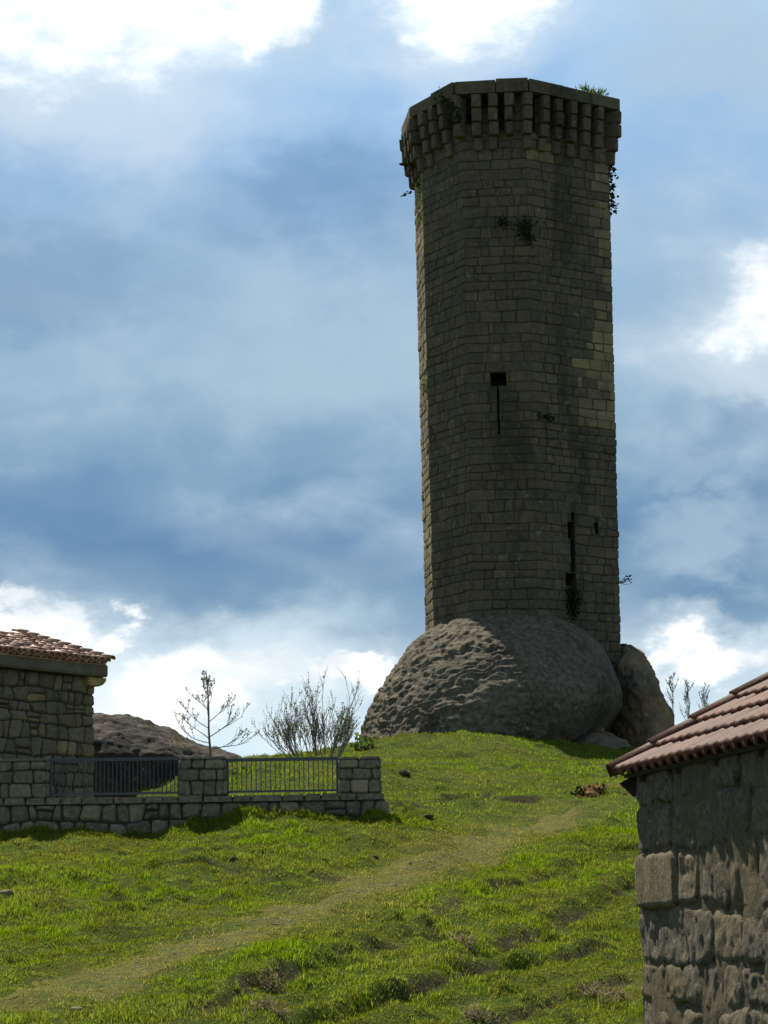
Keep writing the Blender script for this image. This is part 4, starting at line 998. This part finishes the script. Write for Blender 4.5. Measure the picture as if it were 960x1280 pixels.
    m = len(V); i0 = (np.arange(m) * 5)[:, None]
    T = np.concatenate([i0 + np.array([[0, 1, 2]]), i0 + np.array([[0, 2, 3]]), i0 + np.array([[3, 2, 4]])], 0)
    CV, cf, cd, ct_ = [np.concatenate([c[j] for c in cps]) for j in range(4)]
    T = np.concatenate([T, m * 5 + np.arange(len(CV) * 3).reshape(-1, 3)], 0)
    allV = np.concatenate([V.reshape(-1, 3), CV.reshape(-1, 3)]); rp = lambda a, c: np.concatenate([np.repeat(a, 5), np.repeat(c, 3)])
    mt = bpy.data.materials.new('grass_blades'); mt.use_nodes = True; k = NT(mt.node_tree); k.n.clear(); out = k.new('ShaderNodeOutputMaterial')
    col = k.mix(attr(k, 'fresh'), (.135, .150, .010), (.190, .300, .006)); col = k.mix(attr(k, 'dry'), col, (.31, .25, .075)); col = k.mix(1.0, col, k.ramp(attr(k, 'tone'), [(0, .55), (.6, 1.0), (1, 1.5)]), 'MULTIPLY')
    d = k.new('ShaderNodeBsdfDiffuse'); tr = k.new('ShaderNodeBsdfTranslucent'); k.put(d.inputs[0], col); k.put(tr.inputs[0], col)
    ms = k.new('ShaderNodeMixShader'); ms.inputs[0].default_value = .55
    k.l.new(d.outputs[0], ms.inputs[1]); k.l.new(tr.outputs[0], ms.inputs[2]); k.l.new(ms.outputs[0], out.inputs[0])
    o = obj('grass', allV, T, mt, None, {'fresh': rp(fresh, cf), 'dry': rp(dry, cd), 'tone': rp(tone, ct_)}, False, center=(0, 50, 0))
    tag(o, 'short green turf covering the hillside', 'grass', None, 'stuff')
build_grass()

# ------------------------------------------------------------------ bare trees and shrubs
def grow(mb, tw, buds, p, d, length, rad, depth, rng, spread=.55, up=.25, nseg=4, kids=4, budn=3, budsz=.03):
    pts = [Vector(p)]; dd = Vector(d).normalized(); rs = [rad]
    for i in range(nseg):
        dd = (dd + Vector((rng.uniform(-1, 1), rng.uniform(-1, 1), rng.uniform(-1, 1))) * .13 + Vector((0, 0, up * .12))).normalized()
        pts.append(pts[-1] + dd * (length / nseg)); rs.append(rad * (1 - .75 * (i + 1) / nseg) + .0018)
    (mb if depth > 1 else tw).tube(pts, rs, 5 if depth > 1 else 4, True, tone=.5)
    if depth <= 1:
        for _ in range(budn):
            i = rng.randrange(1, nseg + 1); q = pts[i] + (pts[i - 1] - pts[i]) * rng.random(); a = rng.uniform(0, 6.28); s = budsz * rng.uniform(.6, 1.4)
            o_ = Vector((math.cos(a), math.sin(a), rng.uniform(.1, 1))).normalized() * s; w_ = o_.cross(Vector((rng.uniform(-1, 1), rng.uniform(-1, 1), .3))).normalized() * s * .4
            buds.add([q, q + o_ * .55 + w_, q + o_, q + o_ * .55 - w_], [(0, 1, 2, 3)], tone=rng.uniform(.2, .9))
    if depth > 0:
        for c_ in range(kids):
            f = rng.uniform(.25, .97); i = min(nseg - 1, int(f * nseg)); q = pts[i] + (pts[i + 1] - pts[i]) * (f * nseg - i)
            a = rng.uniform(0, 6.28); side = Vector((math.cos(a), math.sin(a), rng.uniform(-.1, .5)))
            nd = (dd * (1 - spread) + side * spread + Vector((0, 0, up))).normalized()
            grow(mb, tw, buds, q, nd, length * rng.uniform(.38, .62) * (1.15 - .4 * f), rad * .5, depth - 1, rng, spread, up, 3, max(2, kids - 1), budn, budsz)
def finish_tree(name, base, label, cat, mb, tw, buds, group=None):
    t = thing(name, base, label, cat, group); mb.build('trunk', M['bark'], t)
    cr = tw.build('crown', M['bark'], t)
    if buds.v: tag(buds.build('buds', M['bud'], cr), kind='stuff')
    return t
def build_trees():
    # young tree beside the outcrop
    rng = random.Random(4); b = P(264, 944, 58.5); b.z = Hs(b.x, b.y) - .1; mb, tw, bu = MB(), MB(), MB()
    top = P(257, 838, 58.5).z; hgt = top - b.z
    pts = [Vector(b) + Vector((.012 * math.sin(i * 1.3) - .012 * i, .01 * math.cos(i), hgt * i / 9)) for i in range(10)]
    mb.tube(pts, [.034 * (1 - .85 * i / 9) + .004 for i in range(10)], 7, True, tone=.5)
    limbs = [(.20, -1, .95, .12), (.24, 1, .95, .28), (.30, -1, 1.0, .25), (.36, 1, .9, .5), (.34, -.5, .8, .4), (.44, -1, .8, .5), (.50, 1, .7, .7), (.55, -.3, .6, .7), (.62, -1, .5, .9), (.66, .8, .45, 1.0), (.74, -.7, .4, 1.2), (.8, .6, .34, 1.3), (.87, -.6, .25, 1.4)]
    for f, sx, ln, rise in limbs:
        q = pts[0] + (pts[-1] - pts[0]) * f
        grow(mb, tw, bu, q, (sx, rng.uniform(-.7, .7), rise), ln * 1.08, .014 * (1.2 - f), 2, rng, .42, .30, 6, 5, 2, .042)
    finish_tree('young_tree', b, 'slim bare young tree budding beside the dark outcrop', 'tree', mb, tw, bu)
    # many-stemmed shrub left of the boulder
    rng = random.Random(9); b = P(396, 952, 61); b.z = Hs(b.x, b.y) - .1; mb, tw, bu = MB(), MB(), MB()
    for i in range(50):
        a = -1.15 + 2.15 * (i + rng.random()) / 50; q = Vector(b) + Vector((a * .45 + rng.uniform(-.2, .25), rng.uniform(-.4, .4), 0))
        ln = rng.uniform(1.05, 1.95) * (1 - .28 * abs(a))
        grow(mb, tw, bu, q, (a * .75, rng.uniform(-.5, .5), 1.15), ln, .011, 2, rng, .36, .24, 6, 5, 2, .04)
    finish_tree('bare_shrub', b, 'many stemmed bare shrub behind the railing next to the huge boulder', 'shrub', mb, tw, bu)
    # three saplings rising behind the outbuilding's roof
    for i, (u, v, lab) in enumerate(((841, 846, 'bare thin sapling nearest the rusty boulder behind the tiled roof'), (860, 853, 'bare twiggy sapling between the two others behind the tiled roof'), (880, 858, 'bare twiggy sapling farthest from the boulder behind the tiled roof'))):
        rng = random.Random(30 + i); Yt = 74.0; b = P(u + 3, 960, Yt); b.z = Hs(b.x, b.y) - .1; mb, tw, bu = MB(), MB(), MB(); hgt = P(u, v, Yt).z - b.z
        pts = [Vector(b) + Vector((.03 * math.sin(j * 1.1 + i), .03 * math.cos(j), hgt * j / 8)) for j in range(9)]
        mb.tube(pts, [.015 * (1 - .8 * j / 8) + .003 for j in range(9)], 6, True, tone=.6)
        for _ in range(12):
            f = rng.uniform(.45, .97); q = pts[0] + (pts[-1] - pts[0]) * f
            grow(mb, tw, bu, q, (rng.uniform(-1, 1), rng.uniform(-1, 1), 1.5), .62 * (1.25 - f) + .12, .010, 1, rng, .4, .4, 4, 3, 3, .04)
        finish_tree('bare_sapling', b, lab, 'sapling', mb, tw, bu, 'saplings behind the tiled roof')
build_trees()

# ------------------------------------------------------------------ plants on the tower, weeds and dry clumps
def leafy(name, pts, mat, label, cat, n, size, spread, seed, group=None, blade=False, stems=True, hang=0.0, outward=(0, -1, 0)):
    """a small plant: stems from its root points and leaves scattered round them"""
    rng = random.Random(seed); root = Vector(pts[0]); t = thing(name, root, label, cat, group); st, lf = MB(), MB(); ow = Vector(outward)
    for i in range(n):
        p = Vector(rng.choice(pts)) + Vector((rng.gauss(0, spread), rng.gauss(0, spread * .6), rng.gauss(0, spread)))
        d = (Vector((rng.uniform(-1, 1), rng.uniform(-1, 1), rng.uniform(-.2, 1.3) - hang)) + ow * .7).normalized(); s = size * rng.uniform(.6, 1.4)
        sd = d.cross(Vector((rng.uniform(-1, 1), rng.uniform(-1, 1), .2))).normalized() * s * (.07 if blade else .38)
        lf.add([p, p + d * s * .5 + sd, p + d * s, p + d * s * .5 - sd], [(0, 1, 2, 3)], tone=rng.random())
    for i in range(max(2, n // 12)):
        p = Vector(rng.choice(pts)); q = p + Vector((rng.gauss(0, spread), rng.gauss(0, spread * .5), abs(rng.gauss(0, spread)))) + ow * spread * .5
        st.tube([p - ow * .08, (p + q) / 2 + Vector((0, 0, .02)), q], [.008, .006, .003], 4, True, tone=.5)
    st.build('stem', M['bark'], t); lf.build('leaves', mat, t); return t
def on_face(u, v, i, d=.04): s, z = face_sz(u, v, i); return Vector(tpoint(i, s, z, d))
def build_plants():
    f1, f2, f3 = [(*map(float, FN[i]), 0) for i in (1, 2, 3)]
    top = [Vector(tpoint(3, s, Z_TOP - .02, .25)) for s in np.linspace(2.2, 3.1, 12)]
    leafy('grass_tuft', top, M['weed'], 'green grass tuft growing on the parapet top', 'plant', 150, .26, .06, 1, None, True)
    q = Vector(tpoint(0, FL[0] * .8, Z_CORB + .35, .12)); q2 = q + Vector((-.36, 0, .02))
    leafy('wall_plant', [q, q + (q2 - q) * .5, q2, q2], M['ivy'], 'leafy weed sticking out of the corbels high on the left', 'plant', 34, .16, .07, 2, 'weeds on the tower', False, True, 0, (-1, 0, 0))
    q = Vector(tpoint(0, FL[0] * .7, Z_CORB - .30, .06)); q2 = q + Vector((-.42, 0, -.28))
    leafy('wall_plant', [q, q + (q2 - q) * .5, q2, q2, q2], M['ivy'], 'small hanging weed just under the corbels on the left', 'plant', 20, .13, .05, 3, 'weeds on the tower', False, True, .5, (-1, 0, 0))
    ps = [Vector(tpoint(0, FL[0] * f, z, .05)) for f in (.55, .75, .95) for z in np.linspace(Z_CORB - .1, Z_CORB - 1.6, 10)]
    leafy('moss_strip', ps, M['weed'], 'yellow green moss strip down the sunlit left edge of the tower', 'plant', 260, .07, .05, 4, None, False, True, .8, (-.9, -.2, 0))
    ps = [Vector(tpoint(4, FL[4] * .02, z, .06)) for z in np.linspace(Z_CORB - .1, Z_CORB - 1.5, 9)]
    leafy('ivy', ps, M['ivy'], 'dark ivy hanging below the corbels on the right edge', 'plant', 130, .14, .07, 5, None, False, True, .8, (.9, -.2, 0))
    leafy('ivy', [on_face(554 + j * 4, 128 + j * 5, 2, .38) for j in range(6)], M['ivy'], 'dark plant with pale tips growing among the corbels on the left corner', 'plant', 120, .14, .13, 6, None, False, True, .4, f2)
    leafy('wall_tuft', [on_face(656 + j, 280 + j * 6, 2, .02) for j in range(4)], M['ivy'], 'dark shaggy tuft below the crown on the middle corner', 'plant', 300, .11, .14, 7, 'dark tufts on the wall', False, True, .9, f2)
    leafy('wall_tuft', [on_face(627 + j * 2, 276 + j * 2, 2, .02) for j in range(3)], M['ivy'], 'small dark tuft left of the shaggy one under the crown', 'plant', 110, .09, .10, 8, 'dark tufts on the wall', False, True, .9, f2)
    leafy('wall_tuft', [on_face(672 + j * 4, 519 + j * 1, 3, .02) for j in range(5)], M['ivy'], 'dark mossy tuft halfway up beside the cross slit', 'plant', 130, .08, .06, 9, 'dark tufts on the wall', False, True, .6, f3)
    leafy('wall_fern', [on_face(712 + (j % 3), 738 + j * 5, 3, .03) for j in range(6)], M['ivy'], 'dark hanging fern under the long broken slit', 'plant', 300, .13, .11, 10, None, False, True, 1.0, f3)
    leafy('wall_fern', [on_face(700 + (j % 3) * 4, 782 + j * 3, 3, .03) for j in range(3)], M['ivy'], 'dark fern in the gap where the tower meets the boulder', 'plant', 150, .12, .12, 11, None, False, True, .8, f3)
    leafy('wall_tuft', [Vector(tpoint(0, FL[0] * .9, face_sz(530, 470 + j * 6, 1)[1], .05)) for j in range(4)], M['weed'], 'tiny weed on the left edge level with the cross slit', 'plant', 40, .09, .05, 12, 'dark tufts on the wall', False, True, .3, (-1, 0, 0))
    # twigs at the right-hand edge
    rng = random.Random(3); q = Vector(tpoint(4, .12, P(774, 728, 78.7).z, .02)); t = thing('twig', q, 'bare twig jutting from the right edge of the tower', 'plant'); st = MB()
    for i in range(7):
        d = Vector((rng.uniform(.25, .42), rng.uniform(-.1, .1), rng.uniform(-.08, .3))); st.tube([q, q + d * .6 + Vector((0, 0, -.02)), q + d], [.012, .009, .006], 4, True, tone=.4)
    st.build('stem', M['bark'], t)
    lf = MB()
    for i in range(14):
        p = q + Vector((rng.uniform(.15, .4), rng.uniform(-.1, .1), rng.uniform(-.05, .25))); lf.add([p, p + Vector((.04, 0, .03)), p + Vector((.07, .02, 0)), p + Vector((.03, .02, -.03))], [(0, 1, 2, 3)], tone=.4)
    lf.build('leaves', M['ivy'], t)
    q = Vector(tpoint(4, .1, P(774, 812, 78.7).z, .1))
    leafy('wall_tuft', [q], M['ivy'], 'small tuft at the foot of the right tower edge', 'plant', 24, .12, .06, 13, 'dark tufts on the wall', True, True, 0, (.8, -.3, 0))
    # plants on the hill
    def hp(u, v): g = ground_hit(u, v, H); return Vector((g[0], g[1], Hs(*g)))
    def near(p, n, sx, sy, rng): 
        r_ = []
        for _ in range(n):
            x, y = p.x + rng.uniform(-sx, sx), p.y + rng.uniform(-sy, sy); r_.append(Vector((x, y, Hs(x, y) + .01)))
        return r_
    rng = random.Random(8)
    leafy('dead_bush', near(hp(752, 995), 14, .35, .3, rng), M['rust_leaf'], 'low rusty brown bush on the slope beside the tiled eave', 'bush', 170, .10, .09, 14, None, False, True, -.3)
    leafy('green_bush', near(hp(737, 996), 10, .3, .3, rng), M['ivy'], 'low dark green bush next to the rusty bush on the slope', 'bush', 150, .10, .08, 15, None, False, True, -.3)
    leafy('green_bush', near(hp(456, 938), 8, .2, .3, rng), M['weed'], 'small green bush at the left foot of the huge boulder', 'bush', 160, .16, .16, 16, None, False, True, -.4)
    for i, (u, v, n_, sx, lab) in enumerate(((342, 1234, 14, .14, 'dry straw coloured clump on the bank below the path'), (335, 1262, 10, .18, 'flat dry clump low on the bank under the straw coloured clump'), (742, 1243, 16, .22, 'broad pale dry clump near the outbuilding corner'),
                                      (768, 1254, 12, .18, 'dry grass clump between the broad pale clump and the outbuilding'), (575, 1180, 8, .16, 'small dry clump in the middle of the lower slope'), (600, 1272, 10, .2, 'dry clump at the bottom edge of the grass'))):
        leafy('dry_clump', near(hp(u, v), n_, sx, sx, rng), M['straw'], lab, 'grass clump', 260, .085, .06, 40 + i, 'dry clumps on the slope', True, True, -.2)
    # loose stones and molehills
    def lump(name, u, v, r_, mat, lab, cat, seed, group, flat=.6):
        p = hp(u, v); nu, nv = 14, 8; th = np.linspace(0, 2 * math.pi, nu, endpoint=False); ph = np.linspace(-1.3, math.pi / 2 - .05, nv)
        X = np.cos(ph)[:, None] * np.cos(th)[None] * r_; Y = np.cos(ph)[:, None] * np.sin(th)[None] * r_ * .8; Z = np.sin(ph)[:, None] * np.ones(nu)[None] * r_ * flat
        k_ = 1 + .35 * fbm(X / r_ * 1.5 + seed, Y / r_ * 1.5, Z / r_ * 1.5, 3, seed); V = np.stack([p.x + X * k_, p.y + Y * k_, p.z + Z * k_], -1).reshape(-1, 3)
        idx = np.arange(nu * nv).reshape(nv, nu); nx = np.roll(idx, -1, 1); F = np.stack([idx[:-1], nx[:-1], nx[1:], idx[1:]], -1).reshape(-1, 4).tolist(); F.append(tuple(idx[-1]))
        tag(obj(name, V, F, mat, None, {'tone': .5, 'warm': .1}, True), lab, cat, group)
    soil = simple('soil', (.050, .042, .022), (.085, .070, .04), 14, .95, .1, 0, .02)
    lump('loose_stone', 6, 1118, .13, M['wall_stone'], 'grey stone in the grass at the edge below the boundary wall', 'stone', 1, 'loose stones')
    lump('loose_stone', 490, 1108, .09, M['wall_stone'], 'small dark stone on the path below the wall end', 'stone', 2, 'loose stones', .4)
    lump('loose_stone', 97, 1262, .08, M['wall_stone'], 'small flat stone lying on the lower path', 'stone', 3, 'loose stones', .35)
    lump('molehill', 535, 1021, .11, soil, 'dark molehill right of the boundary wall end', 'molehill', 4, 'molehills')
    lump('molehill', 467, 1072, .08, soil, 'small dark molehill on the bank under the wall end', 'molehill', 5, 'molehills')
    lump('molehill', 505, 969, .15, soil, 'dark soil patch above the boundary wall end', 'molehill', 6, 'molehills', .6)
    lump('molehill', 292, 1076, .09, soil, 'dark molehill on the bank under the middle pier', 'molehill', 7, 'molehills', .8)
build_plants()
def build_pebbles():
    """small stones and crumbs trodden into the path"""
    rng = np.random.default_rng(21); mb = MB(); pts = np.array(PATH); seg = np.r_[0, np.cumsum(np.hypot(*np.diff(pts, axis=0).T))]
    t = rng.uniform(1.5, seg[-1] * .85, 420); off = rng.normal(0, .42, 420); cx = np.interp(t, seg, pts[:, 0]); cy = np.interp(t, seg, pts[:, 1])
    X, Y = cx + off * .75, cy + off * .7; Z = H(X, Y) + .012; sz = rng.uniform(.010, .03, 420) * np.where(rng.random(420) < .08, 1.7, 1)
    for x, y, z, r_ in zip(X, Y, Z, sz):
        a = rng.uniform(0, 6.28); q = rng.uniform(.7, 1.3, 6) * r_; c, s_ = math.cos(a), math.sin(a)
        V = [(x + c * q[0], y + s_ * q[0], z), (x - s_ * q[1], y + c * q[1], z), (x - c * q[2], y - s_ * q[2], z), (x + s_ * q[3], y - c * q[3], z), (x, y, z + q[4] * .7), (x, y, z - q[5])]
        mb.add(V, [(0, 1, 4), (1, 2, 4), (2, 3, 4), (3, 0, 4), (1, 0, 5), (2, 1, 5), (3, 2, 5), (0, 3, 5)], tone=float(rng.uniform(.3, .9)), warm=float(rng.uniform(0, .6)))
    tag(mb.build('pebbles', M['wall_stone']), 'small pebbles scattered along the worn path', 'pebbles', None, 'stuff')
build_pebbles()
